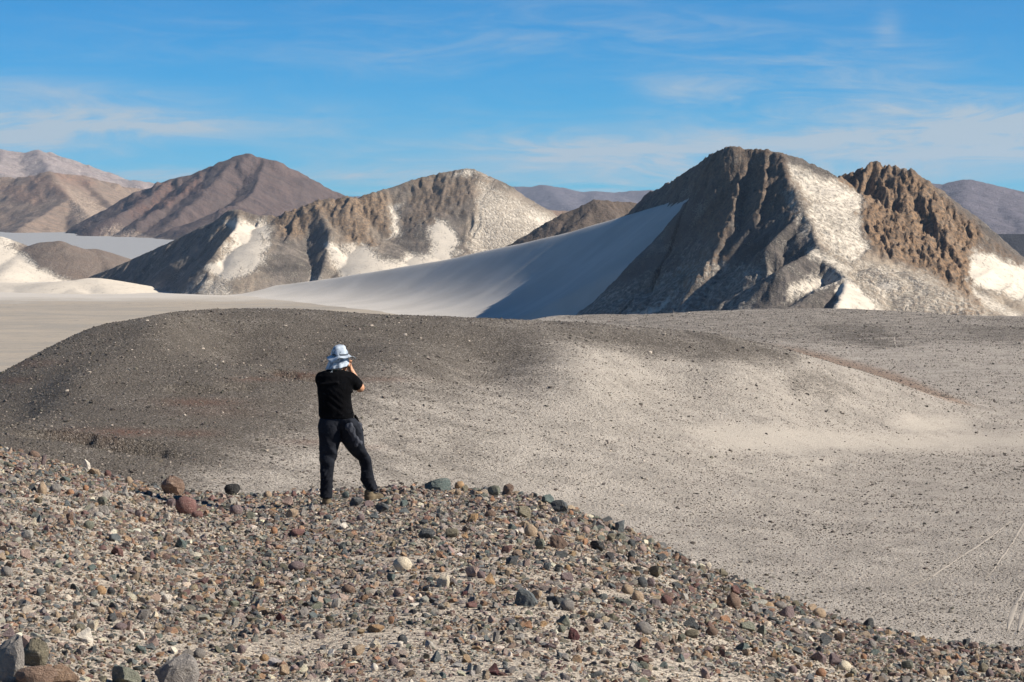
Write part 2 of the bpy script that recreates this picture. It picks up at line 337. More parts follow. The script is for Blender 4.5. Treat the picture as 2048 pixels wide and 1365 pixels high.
# middle mountain
sk = [(60, 600, 3150), (171, 554, 3110), (290, 503, 3040), (376, 462, 2980), (424, 438, 2945), (458, 415, 2920), (478, 414, 2905), (513, 424, 2895), (560, 427, 2890), (581, 415, 2890), (601, 410, 2890), (632, 395, 2892),
      (656, 391, 2895), (677, 396, 2900), (692, 387, 2900), (716, 391, 2910), (737, 381, 2920), (778, 371, 2930), (822, 356, 2940), (867, 344, 2950), (890, 339, 2950), (931, 331, 2950), (945, 332, 2950), (959, 344, 2948),
      (979, 347, 2945), (1010, 366, 2945), (1044, 390, 2950), (1078, 410, 2955), (1123, 434, 2960), (1220, 500, 2975), (1320, 570, 2990)]
ridges = [dict(p=sk[:14], kl=.6, kr=.95, A=12, L=16), dict(p=sk[13:], kl=.6, kr=.74, A=12, L=17),
    dict(p=[(478, 414, 2905), (472, 451, 2850), (442, 482, 2810), (420, 512, 2775), (417, 550, 2740), (425, 592, 2712)], kl=.6, kr=1.1, A=5, L=14),
    dict(p=[(440, 482, 2815), (390, 518, 2850), (330, 548, 2875), (262, 578, 2900)], kl=.95, kr=.6, A=3, L=14),
    dict(p=[(632, 395, 2892), (645, 430, 2855), (661, 453, 2830), (655, 482, 2800), (648, 520, 2765), (634, 567, 2722), (600, 598, 2690)], kl=.7, kr=1.15, A=8, L=14),
    dict(p=[(601, 410, 2890), (585, 450, 2850), (560, 490, 2810), (540, 540, 2765), (530, 590, 2720)], kl=.8, kr=1.15, A=7, L=12),
    dict(p=[(692, 387, 2900), (705, 420, 2875), (716, 445, 2855), (718, 475, 2835)], kl=.9, kr=.9, A=4, L=10),
    dict(p=[(778, 371, 2930), (776, 410, 2900), (768, 450, 2875)], kl=.9, kr=.9, A=3, L=9),
    dict(p=[(815, 362, 2938), (812, 410, 2905), (808, 455, 2875), (806, 495, 2845)], kl=1.0, kr=1.0, A=2, L=9, w=1),
    dict(p=[(900, 340, 2950), (885, 390, 2910), (862, 440, 2870), (835, 490, 2835)], kl=.6, kr=.6, A=4, L=12),
    dict(p=[(955, 344, 2948), (952, 368, 2925), (950, 414, 2885), (930, 465, 2835), (918, 520, 2785), (900, 560, 2740)], kl=.6, kr=1.0, A=8, L=14),
    dict(p=[(1010, 366, 2945), (1020, 420, 2900), (1020, 470, 2850), (1000, 520, 2800)], kl=.6, kr=.6, A=4, L=14),
    dict(p=[(1078, 410, 2955), (1085, 450, 2900), (1080, 500, 2850)], kl=.55, kr=.55, A=3, L=16),
    dict(p=[(790, 440, 2885), (760, 478, 2840), (760, 510, 2790), (740, 560, 2720), (700, 600, 2660)], kl=.18, kr=.18, A=.4, w=12),
    dict(p=[(870, 480, 2850), (850, 505, 2810), (830, 540, 2760), (800, 580, 2690)], kl=.18, kr=.18, A=.4, w=12),
    dict(p=[(545, 445, 2860), (530, 475, 2825), (505, 515, 2785), (480, 555, 2745), (480, 598, 2700)], kl=.22, kr=.22, A=.4, w=8),
]
mountain('mountain', 'rocky sand-dusted mountain in the middle with a rounded pale summit', ridges, (20, 1420), (2600, 3260), (500, 270), PLZ + 3, 8, M_mid, rough=(2.0, 11.), seed=11, stretch=2.2, fine=1.3,
    warm=[(.8, (955, 345), (1135, 435), (1060, 500), (930, 525), (930, 450)), (.7, (440, 420), (560, 425), (540, 520), (500, 600), (400, 600), (430, 500)), (.6, (690, 390), (800, 370), (790, 480), (700, 560), (650, 560), (665, 450))],
    rock=[(.9, (560, 400), (700, 380), (760, 370), (785, 400), (775, 460), (745, 450), (735, 490), (690, 480), (660, 430), (610, 470), (560, 470), (540, 430)),
          (.4, (440, 420), (520, 420), (540, 440), (480, 500), (430, 520)), (.5, (800, 350), (900, 335), (980, 350), (900, 420), (820, 470))],
    sand=[(1., (450, 440), (530, 430), (540, 445), (530, 480), (530, 520), (490, 550), (440, 560), (410, 530), (440, 500), (470, 460)),
          (1., (655, 480), (690, 490), (740, 480), (790, 500), (850, 505), (870, 430), (900, 440), (920, 480), (910, 520), (900, 560), (700, 620), (690, 560), (660, 520)),
          (.95, (785, 400), (800, 395), (806, 430), (800, 470), (770, 480), (780, 440)), (.9, (900, 345), (940, 332), (975, 347), (940, 352)),
          (.62, (960, 350), (1130, 435), (1060, 490), (960, 520), (930, 500), (945, 430)), (.85, (1040, 395), (1125, 435), (1090, 470), (1060, 440)),
          (.7, (400, 540), (460, 560), (490, 610), (400, 610)), (.55, (640, 540), (690, 560), (640, 610), (560, 610)), (.7, (150, 575), (330, 585), (700, 575), (700, 640), (100, 640)), (.5, (180, 545), (260, 570), (400, 560), (420, 610), (150, 610))],
    unsand=[(.8, (740, 490), (800, 470), (812, 520), (760, 510))])
mountain('hill', 'low dark hill behind the dune between the two mountains',
    [dict(p=[(980, 520, 2590), (1050, 470, 2600), (1130, 421, 2610), (1195, 392, 2620), (1240, 398, 2630), (1290, 401, 2640), (1400, 450, 2660)], kl=.6, kr=.6, A=5, L=18),
     dict(p=[(1195, 392, 2620), (1170, 430, 2580), (1120, 470, 2540)], kl=.6, kr=.6, A=3, L=14)], (940, 1450), (2440, 2800), (200, 130), PLZ + 3, 8,
    mountain_mat('dark_scree', screeA=(.12, .095, .08), screeB=(.07, .058, .05), dust=.08), rough=(4, 14), seed=15, rockbase=.2)
mountain('hill', 'small tan hill far behind, seen in the gap beside the dark hill',
    [dict(p=[(1020, 425, 4300), (1090, 414, 4300), (1150, 418, 4300), (1300, 430, 4300)], kl=.3, kr=.3, A=5, L=40)], (900, 1500), (4000, 4700), (100, 50), PLZ, 10, M_fan, rough=(4, 40), seed=16, rockbase=.3)
# left low hill and white sand banks
mountain('hill', 'low brown hill with a dark rock rim above white sand at far left',
    [dict(p=[(-260, 500, 3400), (-120, 470, 3400), (0, 466, 3400), (34, 484, 3395), (51, 488, 3390), (85, 478, 3380), (116, 475, 3375), (144, 484, 3380), (171, 492, 3390), (191, 491, 3395), (212, 503, 3400), (250, 522, 3410), (330, 560, 3430)], kl=.4, kr=.42, A=3, L=24, w=5),
     dict(p=[(51, 488, 3390), (30, 520, 3300), (0, 545, 3200)], kl=.25, kr=.3, A=1, w=8), dict(p=[(191, 491, 3395), (215, 525, 3330), (240, 550, 3260)], kl=.35, kr=.4, A=1, w=8)],
    (-400, 420), (3050, 3650), (190, 110), PLZ, 14, mountain_mat('brown_scree', screeA=(.19, .145, .115), screeB=(.14, .11, .09), dust=.12, unit=1.3), rough=(3, 16), seed=18,
    sand=[(1., (-400, 480), (0, 470), (50, 500), (80, 530), (160, 560), (160, 620), (-400, 620)), (.9, (-400, 440), (20, 450), (40, 480), (0, 500), (-400, 500))])
mountain('dune', 'pale wind-blown sand banks at the left foot of the middle mountain',
    [dict(p=[(-350, 545, 2950), (-150, 553, 2930), (0, 560, 2900), (70, 562, 2860), (140, 557, 2820), (185, 553, 2830), (212, 560, 2815)], kl=.26, kr=.26, A=0, w=30),
     dict(p=[(140, 556, 2820), (150, 575, 2760), (190, 590, 2700)], kl=.2, kr=.34, A=0, w=10), dict(p=[(40, 565, 2860), (20, 580, 2780), (-60, 592, 2720)], kl=.16, kr=.2, A=0, w=25),
     dict(p=[(185, 551, 2830), (215, 572, 2770), (240, 590, 2720)], kl=.18, kr=.28, A=0, w=15)],
    (-500, 560), (2560, 3060), (190, 90), PLZ + .5, 9, M_main, rough=(.6, 60), seed=21, sandbase=1., warp=2)
# far mountains
mountain('mountain', 'dark purple-brown pyramid mountain with diagonal ribs',
    [dict(p=[(120, 480, 6000), (219, 424, 6000), (280, 376, 6000), (307, 366, 6000), (342, 352, 6000), (383, 342, 6000), (420, 327, 6000), (444, 321, 6000), (475, 306, 6000), (495, 301, 6000), (513, 306, 6000), (533, 311, 6000),
             (564, 328, 6010), (581, 342, 6020), (608, 366, 6030), (639, 390, 6050), (760, 440, 6100)], kl=.5, kr=.66, A=30, L=45, w=4),
     dict(p=[(342, 352, 6000), (290, 395, 5850), (235, 425, 5700)], kl=.55, kr=.5, A=10, L=34), dict(p=[(420, 327, 6000), (360, 385, 5800), (280, 440, 5580)], kl=.55, kr=.5, A=10, L=34),
     dict(p=[(475, 306, 6000), (420, 370, 5780), (340, 440, 5520)], kl=.55, kr=.45, A=10, L=34), dict(p=[(533, 311, 6000), (510, 370, 5780), (450, 430, 5500), (400, 465, 5300)], kl=.5, kr=.5, A=10, L=34),
     dict(p=[(540, 420, 5500), (510, 432, 5450), (470, 405, 5450), (430, 440, 5380)], kl=.4, kr=.4, A=6, L=30)],
    (60, 860), (4700, 6500), (300, 160), PLZ + 36, 22, M_far, rough=(7, 60), seed=25, rockbase=.15, warp=9,
    sand=[(.7, (150, 500), (220, 440), (300, 460), (400, 480), (400, 520), (150, 520))], rock=[(.8, (360, 350), (430, 325), (380, 380), (280, 420), (240, 420), (300, 380))])
mountain('mountain', 'tan and grey far mountain with an orange-lit spur at left',
    [dict(p=[(-260, 380, 7000), (-100, 352, 7000), (0, 347, 7000), (58, 347, 6960), (79, 340, 6930), (99, 336, 6900), (109, 340, 6900), (147, 342, 6950), (167, 345, 6980), (205, 354, 7000), (232, 366, 7050), (273, 370, 7100), (330, 378, 7100), (420, 420, 7100)], kl=.45, kr=.58, A=32, L=60, w=5),
     dict(p=[(99, 336, 6900), (120, 368, 6700), (140, 390, 6500), (164, 412, 6350), (185, 440, 6100), (200, 470, 5800)], kl=.35, kr=.42, A=10, L=60, w=4),
     dict(p=[(140, 390, 6500), (90, 420, 6300), (40, 450, 6000)], kl=.3, kr=.4, A=6, L=50), dict(p=[(167, 345, 6980), (200, 385, 6750), (260, 430, 6400)], kl=.35, kr=.35, A=8, L=50),
     dict(p=[(-60, 350, 7000), (-60, 400, 6700), (-80, 440, 6300)], kl=.4, kr=.4, A=8, L=50)],
    (-450, 560), (5300, 7500), (280, 160), PLZ + 38, 30, M_fan, rough=(7, 80), seed=28, warp=12,
    rock=[(.9, (109, 340), (170, 345), (190, 380), (165, 365), (125, 360)), (.6, (60, 345), (110, 345), (140, 390), (100, 380), (40, 400), (0, 380))],
    sand=[(.6, (110, 350), (200, 400), (330, 470), (330, 520), (200, 520), (150, 430))])
mountain('mountain', 'pale pinkish-white mountain ridge on the left skyline',
    [dict(p=[(-350, 310, 11000), (-100, 300, 11000), (0, 289, 11000), (20, 293, 11000), (45, 296, 11000), (75, 290, 11000), (95, 296, 11000), (110, 306, 11000), (130, 307, 11000), (160, 326, 11000), (200, 345, 11000), (240, 350, 11000), (280, 352, 11000), (312, 360, 11000), (480, 400, 11000)], kl=.5, kr=.42, A=35, L=110, w=8),
     dict(p=[(75, 290, 11000), (100, 330, 10500), (140, 360, 10000)], kl=.35, kr=.35, A=25, L=90), dict(p=[(10, 291, 11000), (-10, 330, 10400)], kl=.35, kr=.35, A=20, L=90)],
    (-550, 700), (9200, 11800), (240, 90), PLZ, 60, M_pale, rough=(14, 150), seed=31, warp=20, sandbase=.35)
mountain('mountain', 'distant blue-violet mountain ridge in the gap between the two near mountains',
    [dict(p=[(560, 392, 15000), (640, 386, 15000), (720, 387, 15000), (850, 385, 15000), (1020, 367, 15000), (1060, 368, 15000), (1087, 364, 15000), (1120, 370, 15000), (1160, 378, 15000), (1192, 377, 15000), (1230, 380, 15000), (1262, 376, 15000), (1300, 374, 15000), (1500, 385, 15000)], kl=.35, kr=.3, A=55, L=200, w=30),
     dict(p=[(1087, 364, 15000), (1120, 395, 14000), (1160, 420, 13200)], kl=.2, kr=.2, A=30, L=160, w=20), dict(p=[(1192, 377, 15000), (1180, 400, 14000)], kl=.2, kr=.2, A=30, L=160, w=20),
     dict(p=[(1130, 420, 12500), (1190, 405, 12500), (1260, 400, 12500), (1400, 420, 12500)], kl=.25, kr=.25, A=30, L=160, w=20)],
    (480, 1650), (12000, 16000), (240, 80), PLZ, 60, M_blue, rough=(10, 200), seed=34, warp=30)
mountain('mountain', 'distant grey-violet rounded mountain at the right edge',
    [dict(p=[(1700, 400, 9000), (1800, 375, 9000), (1853, 358, 9000), (1873, 360, 9000), (1894, 365, 9000), (1911, 356, 9000), (1932, 350, 9000), (1947, 354, 9000), (1967, 365, 9000), (1993, 371, 9000), (2017, 373, 9000), (2048, 386, 9000), (2150, 410, 9000), (2400, 440, 9000)], kl=.4, kr=.32, A=22, L=110, w=15),
     dict(p=[(1932, 350, 9000), (1930, 400, 8500), (1960, 430, 8100)], kl=.25, kr=.25, A=16, L=100, w=12), dict(p=[(1993, 371, 9000), (2010, 410, 8500), (2060, 445, 8000)], kl=.25, kr=.25, A=16, L=100, w=12),
     dict(p=[(1880, 362, 9000), (1890, 410, 8500), (1900, 440, 8000)], kl=.25, kr=.25, A=16, L=100, w=12)],
    (1600, 2600), (7200, 9800), (240, 110), PLZ, 50, M_blue, rough=(9, 110), seed=37, warp=18)
mountain('hill', 'low cloud-shaded hill in front of the far mountain at the right edge',
    [dict(p=[(1850, 470, 4300), (1960, 463, 4300), (2060, 462, 4300), (2200, 470, 4300), (2500, 500, 4300)], kl=.5, kr=.45, A=6, L=50, w=4)],
    (1780, 2600), (3900, 4700), (160, 90), PLZ, 12, mountain_mat('cloud_shaded_scree', screeA=(.035, .035, .042), screeB=(.025, .025, .03), dust=.03, unit=2), rough=(4, 50), seed=39)  # near-black scree colour carries the shadow of a cloud

# ------------------------------------------------------------------ plain
yy = np.concatenate([np.linspace(640, 3600, 150), np.geomspace(3650, 16800, 60)])
u = np.linspace(-.55, .55, 200); U, Yg = np.meshgrid(u, yy); X = U * Yg
Z = PLZ + .25 * fbm(X / 60, Yg / 60, 3, 3) + 1.0 * fbm(X / 300, Yg / 300, 4, 2)
Z = Z + sstep(3450, 6200, Yg) * 46 * sstep(-.06, -.13, U)
Z = np.where(Yg < 700, Z - 1, Z)
m_pl, T_, b_ = new_mat('desert_plain'); p0 = T_.coord()
n1 = T_.noise(T_.vmul(p0, (.008, .012, 1)), 1, 7, .68, 1.2); n2 = T_.noise(T_.vmul(p0, (.07, .05, 1)), 1, 5, .7, 1); n3 = T_.noise(T_.vmul(p0, (.5, .5, 1)), 1, 3, .7)
c = T_.mix(T_.ramp(n1, .38, .62), C4((.335, .285, .225)), C4((.27, .24, .20)))
c = T_.mix(T_.ramp(n2, .55, .68, 0, .5), c, C4((.20, .18, .155)))
c = T_.mix(T_.ramp(n3, .55, .7, 0, .4), c, C4((.14, .125, .11)))
sp = T_.new('ShaderNodeSeparateXYZ'); T_.l.new(p0, sp.inputs[0])
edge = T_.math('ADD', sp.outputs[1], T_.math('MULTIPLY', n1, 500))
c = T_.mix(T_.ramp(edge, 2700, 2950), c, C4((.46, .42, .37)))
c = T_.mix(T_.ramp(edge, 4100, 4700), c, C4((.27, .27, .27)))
T_.l.new(c, b_.inputs['Base Color']); T_.l.new(T_.bump(n3, .5, .6), b_.inputs['Normal'])
o = grid_mesh('plain', X, Yg, Z, {}, m_pl); o['kind'] = 'structure'; o['label'] = 'wide flat desert plain beyond the dark gravel hill'

# ------------------------------------------------------------------ gravel hill and flats in the middle distance
cps = [(1950, 832, 338), (1880, 800, 342), (1800, 767, 342), (1700, 738, 338), (1560, 700, 332), (1400, 672, 326), (1200, 650, 320), (1000, 640, 312), (850, 632, 306), (700, 626, 300), (560, 622, 295), (430, 623, 290), (330, 630, 284), (200, 643, 272),
       (100, 698, 262), (0, 748, 255), (-300, 930, 250), (-700, 1200, 250), (0, 880, 190), (-300, 960, 170), (300, 900, 195), (500, 980, 185), (800, 975, 200), (1000, 980, 215), (1200, 1060, 205), (1400, 1140, 190), (1600, 1220, 172), (2048, 1300, 158),
       (200, 760, 235), (600, 760, 246), (600, 690, 272), (430, 700, 264), (800, 700, 280), (1000, 700, 287), (1000, 850, 243), (800, 850, 232), (1120, 710, 290), (1120, 800, 265), (1300, 760, 290), (1300, 850, 262), (1300, 950, 235),
       (1500, 760, 308), (1500, 850, 285), (1500, 950, 255), (1700, 800, 320), (1700, 870, 300), (1700, 950, 264), (1900, 862, 322), (2048, 862, 322), (2048, 950, 265), (2048, 1050, 222), (1900, 1100, 205),
       (400, 660, 277), (700, 660, 287), (300, 680, 262)]
pts = [P(*c) for c in cps]
pts += [(-.25 * 110, 110, -20), (-.1 * 110, 110, -20), (0, 110, -23), (11, 110, -26), (28, 110, -28), (-15, 60, -19), (0, 60, -23), (15, 60, -27), (2, 160, -25.5), (25, 150, -27.8), (60, 160, -28.3), (50, 110, -28.3)]
# flats beyond
for px in (1200, 1500, 1800, 2048, 2400, 2800):
    for Y in (430, 500, 580): 
        pts.append(((px - 1024) / F * Y, Y, -28.8 if px > 1300 else -29.5))
pts += [P(*c) for c in [(950, 637, 680), (1044, 636, 680), (1181, 634, 680), (1300, 631, 680), (1400, 626, 680), (1500, 622, 680), (1600, 620, 680), (1700, 621, 680), (1850, 627, 680), (1935, 634, 680), (2048, 637, 680), (2400, 640, 680)]]
pts += [(60, 380, -27.5), (85, 400, -28.6), (30, 375, -24), (0, 370, -22), (-30, 365, -22), (-60, 350, -22), (-85, 330, -25), (-60, 450, -34), (-110, 420, -45), (-120, 330, -42), (-20, 480, -31), (-60, 620, -50), (-150, 620, -70), (-150, 500, -65), (-120, 250, -38), (-90, 270, -27), (0, 680, -36), (100, 300, -28.7), (150, 300, -28.7), (100, 220, -28.6), (120, 400, -28.8), (160, 600, -29.)]
for (px, py, Y) in [(200, 643, 272), (330, 630, 284), (430, 623, 290), (560, 622, 295), (700, 626, 300), (850, 632, 306), (1000, 640, 312), (1200, 650, 320), (1400, 672, 326), (1560, 700, 332)]:
    q = P(px, py, Y + 26); pts.append((q[0], q[1], q[2] - 3.4))
for (px, py, Y) in [(0, 748, 255), (100, 698, 262), (-150, 830, 252)]:
    for dY, dz in ((22, 3.5), (50, 10)):
        q = P(px, py, Y + dY); pts.append((q[0], q[1], q[2] - dz))
pts = np.array(pts)
def tps(r2): return r2 * np.log(r2 + 1e-6)
def tps_fit(p, lam=60.):
    n = len(p); q = p[:, :2] / 100; r2 = ((q[:, None] - q[None]) ** 2).sum(-1)
    A = np.zeros((n + 3, n + 3)); A[:n, :n] = tps(r2) + np.eye(n) * lam * 1e-4; A[:n, n] = 1; A[:n, n + 1:] = q; A[n:, :n] = A[:n, n:].T
    return q, np.linalg.solve(A, np.r_[p[:, 2], 0, 0, 0])
TQ, TW = tps_fit(pts)
def mid_z(x, y):
    x = np.asarray(x, float); y = np.asarray(y, float); xs = x / 100; ys = y / 100; n = len(TQ)
    z = TW[n] + TW[n + 1] * xs + TW[n + 2] * ys
    for i in range(n): z = z + TW[i] * tps((xs - TQ[i, 0]) ** 2 + (ys - TQ[i, 1]) ** 2)
    z = z - sstep(335, 430, y) * sstep(-8, -45, x) * 22
    z = z + .35 * fbm(x / 22, y / 22, 90, 3) * sstep(420, 300, y) + .10 * fbm(x / 5, y / 5, 91, 3) + .14 * ridged(x / 7 + fbm(x / 9, y / 9, 96, 2), y / 26, 95, 3)
    for (cx, Yc, dz, sx, sy) in BUMPS:
        z = z + 1.1 * dz * np.exp(-((x - (cx - 1024) / F * Yc) / sx) ** 2 - ((y - Yc) / sy) ** 2)
    # eroded scarps on the slope
    for (cx, Yc, hw, dep, ln) in SCARPS:
        xx = x - (cx - 1024) / F * Yc; w = np.exp(-(xx / hw) ** 4)
        e = y - Yc + 1.2 * fbm(x / 4, x * 0 + cx, 92, 3) * ln * .4
        z = z - dep * w * np.where(e < 0, np.exp(-(np.abs(e) / (ln * 2.2)) ** 2), np.exp(-(e / (ln * .12)) ** 2)) 
    return z
BUMPS = [(330, 268, 1.3, 3.6, 16), (470, 266, -1.0, 4, 14), (790, 268, 1.2, 6, 14), (610, 268, -.7, 4, 14), (1140, 276, 1.6, 6, 18), (960, 280, -1.0, 5, 18), (1480, 305, 1.2, 6, 18), (1330, 290, -.7, 6, 16), (1600, 318, .9, 5, 12), (150, 235, .9, 4, 14), (40, 225, -.8, 4, 14)]
SCARPS = [(600, 252, 3.6, .8, 2.4), (185, 199, 5.6, 1.5, 2.0), (290, 196, 3.4, .8, 1.5), (480, 236, 1.6, .45, 2), (385, 232, 2.5, .5, 2)]
u = (np.r_[np.linspace(-700, -60, 40), np.linspace(-50, 2100, 500), np.linspace(2115, 2900, 45)] - 1024) / F
yy = np.concatenate([np.linspace(55, 150, 20), np.linspace(152, 360, 300), np.linspace(362, 600, 60), np.linspace(603, 720, 60)])
U, Yg = np.meshgrid(u, yy); X = U * Yg
Z = mid_z(X, Yg)
Z = Z - np.clip(Yg - 686 - 6 * fbm(X / 30, X * 0, 77, 3), 0, 99) ** 1.2 * .55        # the flats end in an edge above the plain
PX, PY = topx(X, Yg, Z)
nz = fbm(X / 14, Yg / 14, 93, 4)
nzp = nz * 22
front = Yg < 345 + 0 * X
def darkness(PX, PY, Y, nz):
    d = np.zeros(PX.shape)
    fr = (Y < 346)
    A = poly_mask(PX + nz * 40, PY + nz * 20, [(-900, 560), (430, 560), (900, 560), (1100, 640), (1080, 700), (1040, 740), (900, 770), (760, 790), (600, 900), (420, 960), (200, 1200), (-900, 1300)], 110)  # dark gravel, with the shade left of the spur painted in as well
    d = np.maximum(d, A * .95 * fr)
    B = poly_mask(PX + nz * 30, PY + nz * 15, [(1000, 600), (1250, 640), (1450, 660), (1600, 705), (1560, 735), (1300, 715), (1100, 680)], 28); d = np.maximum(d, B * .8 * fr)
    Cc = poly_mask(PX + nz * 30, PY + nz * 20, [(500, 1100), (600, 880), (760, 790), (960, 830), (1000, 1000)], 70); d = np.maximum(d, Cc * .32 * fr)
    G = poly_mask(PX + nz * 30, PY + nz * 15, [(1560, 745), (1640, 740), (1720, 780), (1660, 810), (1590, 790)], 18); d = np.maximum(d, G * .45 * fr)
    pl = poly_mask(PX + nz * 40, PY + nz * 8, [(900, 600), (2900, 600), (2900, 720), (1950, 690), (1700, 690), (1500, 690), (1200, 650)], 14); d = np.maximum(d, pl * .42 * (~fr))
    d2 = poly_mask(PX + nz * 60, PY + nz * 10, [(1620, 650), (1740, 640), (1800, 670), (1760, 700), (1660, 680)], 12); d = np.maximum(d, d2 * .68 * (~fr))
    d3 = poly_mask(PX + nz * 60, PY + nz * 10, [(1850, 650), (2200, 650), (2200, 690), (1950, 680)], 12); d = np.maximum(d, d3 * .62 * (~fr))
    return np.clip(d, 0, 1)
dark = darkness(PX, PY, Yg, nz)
smooth_sand = np.zeros(PX.shape)
for p in [[(1380, 860), (1480, 850), (1750, 868), (2200, 862), (2200, 896), (1900, 898), (1600, 908), (1450, 900)], [(1770, 845), (1830, 830), (1900, 832), (1950, 860), (1880, 868), (1790, 862)], [(1600, 925), (1680, 920), (1660, 935)],
          [(1480, 1180), (1700, 1240), (1900, 1275), (2048, 1290), (1900, 1300), (1600, 1230)]]:
    smooth_sand = np.maximum(smooth_sand, poly_mask(PX + nzp * 2, PY + nzp * .3, p, 14))
pink = poly_mask(PX, PY + nzp * .1, [(1470, 684), (1600, 697), (1700, 722), (1800, 750), (1900, 792), (1985, 832), (1940, 850), (1880, 830), (1800, 800), (1700, 770), (1560, 720)], 7) * (Yg > 346)
pink = np.maximum(pink, .9 * poly_mask(PX, PY, [(1560, 700), (1700, 738), (1820, 770), (1960, 828), (1900, 822), (1790, 782), (1690, 752)], 6) * (Yg > 343))
red = np.zeros(PX.shape)
for (cx, cy, a, b_2, wt) in [(600, 752, 45, 7, 1.), (400, 806, 80, 9, .7), (250, 864, 70, 8, .9), (380, 866, 55, 8, .6), (520, 762, 50, 5, .6), (60, 725, 60, 8, .5), (160, 860, 50, 6, .5), (770, 760, 70, 5, .5), (30, 760, 40, 8, .5), (620, 885, 60, 6, .5), (740, 895, 40, 5, .4), (430, 822, 90, 12, .3)]:
    wt = wt * .62; q = ((PX + nzp * .8 - cx) / a) ** 2 + ((PY + nzp * .25 - cy) / b_2) ** 2; red = np.maximum(red, wt * np.exp(-q))
m_mid, T_, b_ = new_mat('gravel_over_pale_sand'); p0 = T_.coord()
s1 = T_.noise(p0, 3.2, 3, .7); s2 = T_.noise(p0, 9, 2, .7); s3 = T_.noise(p0, .22, 4, .6); s4 = T_.noise(T_.vmul(p0, (.5, .12, .5)), 1, 4, .6)
base = T_.mix(T_.ramp(s3, .35, .65), C4((.42, .37, .315)), C4((.345, .305, .26)))
base = T_.mix(T_.ramp(s4, .5, .7, 0, .5), base, C4((.50, .445, .38)))
base = T_.mix(T_.math('MULTIPLY', T_.attr('pink'), .85), base, C4((.30, .205, .145)))
base = T_.mix(T_.attr('smooth'), base, C4((.43, .38, .32)))
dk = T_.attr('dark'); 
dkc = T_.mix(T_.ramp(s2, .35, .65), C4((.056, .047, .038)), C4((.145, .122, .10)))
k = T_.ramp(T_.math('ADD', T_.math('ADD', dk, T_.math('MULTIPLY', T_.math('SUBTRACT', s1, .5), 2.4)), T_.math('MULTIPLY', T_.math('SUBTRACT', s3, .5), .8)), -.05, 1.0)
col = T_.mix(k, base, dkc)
grit = T_.math('MULTIPLY', T_.ramp(s1, .56, .66), T_.math('SUBTRACT', .55, T_.math('MULTIPLY', T_.attr('smooth'), .5)))
col = T_.mix(grit, col, C4((.10, .09, .08)))
lt = T_.math('MULTIPLY', T_.ramp(s2, .60, .68), .8); col = T_.mix(lt, col, C4((.36, .33, .30)))
col = T_.mix(T_.math('MULTIPLY', T_.attr('red'), T_.ramp(s1, .25, .55, .4, 1.)), col, C4((.16, .07, .045)))
T_.l.new(col, b_.inputs['Base Color'])
hh = T_.math('ADD', T_.math('MULTIPLY', s1, T_.math('SUBTRACT', 1, T_.math('MULTIPLY', T_.attr('smooth'), .8))), T_.math('MULTIPLY', s2, .4))
T_.l.new(T_.bump(hh, .45, 1), b_.inputs['Normal'])
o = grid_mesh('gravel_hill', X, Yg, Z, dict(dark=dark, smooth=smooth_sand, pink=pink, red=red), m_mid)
o['kind'] = 'structure'; o['label'] = 'broad gravel hill and flats, dark at left and sandy at right'

# ------------------------------------------------------------------ foreground slope
CPX = np.array([-900, -300, 0, 120, 250, 330, 420, 500, 640, 760, 850, 930, 1010, 1100, 1180, 1250, 1320, 1400, 1500, 1600, 1750, 1900, 2048, 2400, 2900.])
CPY = np.array([830, 868, 893, 925, 960, 985, 992, 996, 988, 980, 976, 982, 986, 1006, 1038, 1066, 1098, 1138, 1178, 1218, 1268, 1294, 1304, 1320, 1330.])
CYC = np.array([40, 36, 33, 32, 31.5, 31, 31, 31, 31, 31, 31, 31, 30.5, 29.5, 28.5, 27.5, 26.5, 25.5, 24.5, 23.5, 22.5, 22, 22, 22, 22.])
def ground_z(x, y, detail=True):
    x = np.asarray(x, float); y = np.asarray(y, float)
    px = np.clip(1024 + F * x / y, -900, 2900)
    s = 0; Yc = 0
    for k, w in ((-50, .25), (0, .5), (50, .25)):
        s = s + w * (np.interp(px + k, CPX, CPY) - HZ) / F; Yc = Yc + w * np.interp(px + k, CPX, CYC)
    d = Yc - y; ww = 1.3
    gap = np.where(d > 0, .037 * (np.sqrt(d * d + ww * ww) - ww), .34 * (np.sqrt(d * d + 4) - 2))
    z = -s * y - gap
    z = z - .043 * np.exp(-((x + 2.03) ** 2 + (y - 26.4) ** 2) / .36 ** 2)          # trodden hollow under the left boot
    if detail: z = z + .05 * fbm(x / 1.3, y / 1.3, 101, 3) + .012 * fbm(x / .25, y / .25, 102, 2)
    return z
def on_slope(px, py):
    """first point of the slope seen in photo pixel px,py"""
    ys = np.linspace(8, 36, 900); x = (px - 1024) / F * ys
    z = ground_z(x, ys); pyy = HZ - F * z / ys
    i = np.argmax(pyy <= py) if (pyy <= py).any() else int(np.argmin(pyy))
    return float(x[i]), float(ys[i]), float(z[i])
yy = np.concatenate([np.linspace(5, 9, 20), np.linspace(9.1, 36, 330), np.linspace(36.5, 115, 30)])
u = (np.r_[np.linspace(-900, -60, 50), np.linspace(-50, 2100, 360), np.linspace(2110, 2900, 50)] - 1024) / F; U, Yg = np.meshgrid(u, yy); X = U * Yg; Z = ground_z(X, Yg)
m_fg, T_, b_ = new_mat('stony_sand'); p0 = T_.coord()
s1 = T_.noise(p0, 28, 4, .7); s2 = T_.noise(p0, 90, 3, .7); s3 = T_.noise(p0, 1.4, 4, .6); v1 = T_.voro(p0, 55, 'Color')
col = T_.mix(T_.ramp(s3, .35, .65), C4((.64, .55, .44)), C4((.54, .46, .365)))
hs = T_.new('ShaderNodeSeparateColor'); T_.l.new(v1, hs.inputs[0])
peb = T_.new('ShaderNodeValToRGB'); cr = peb.color_ramp
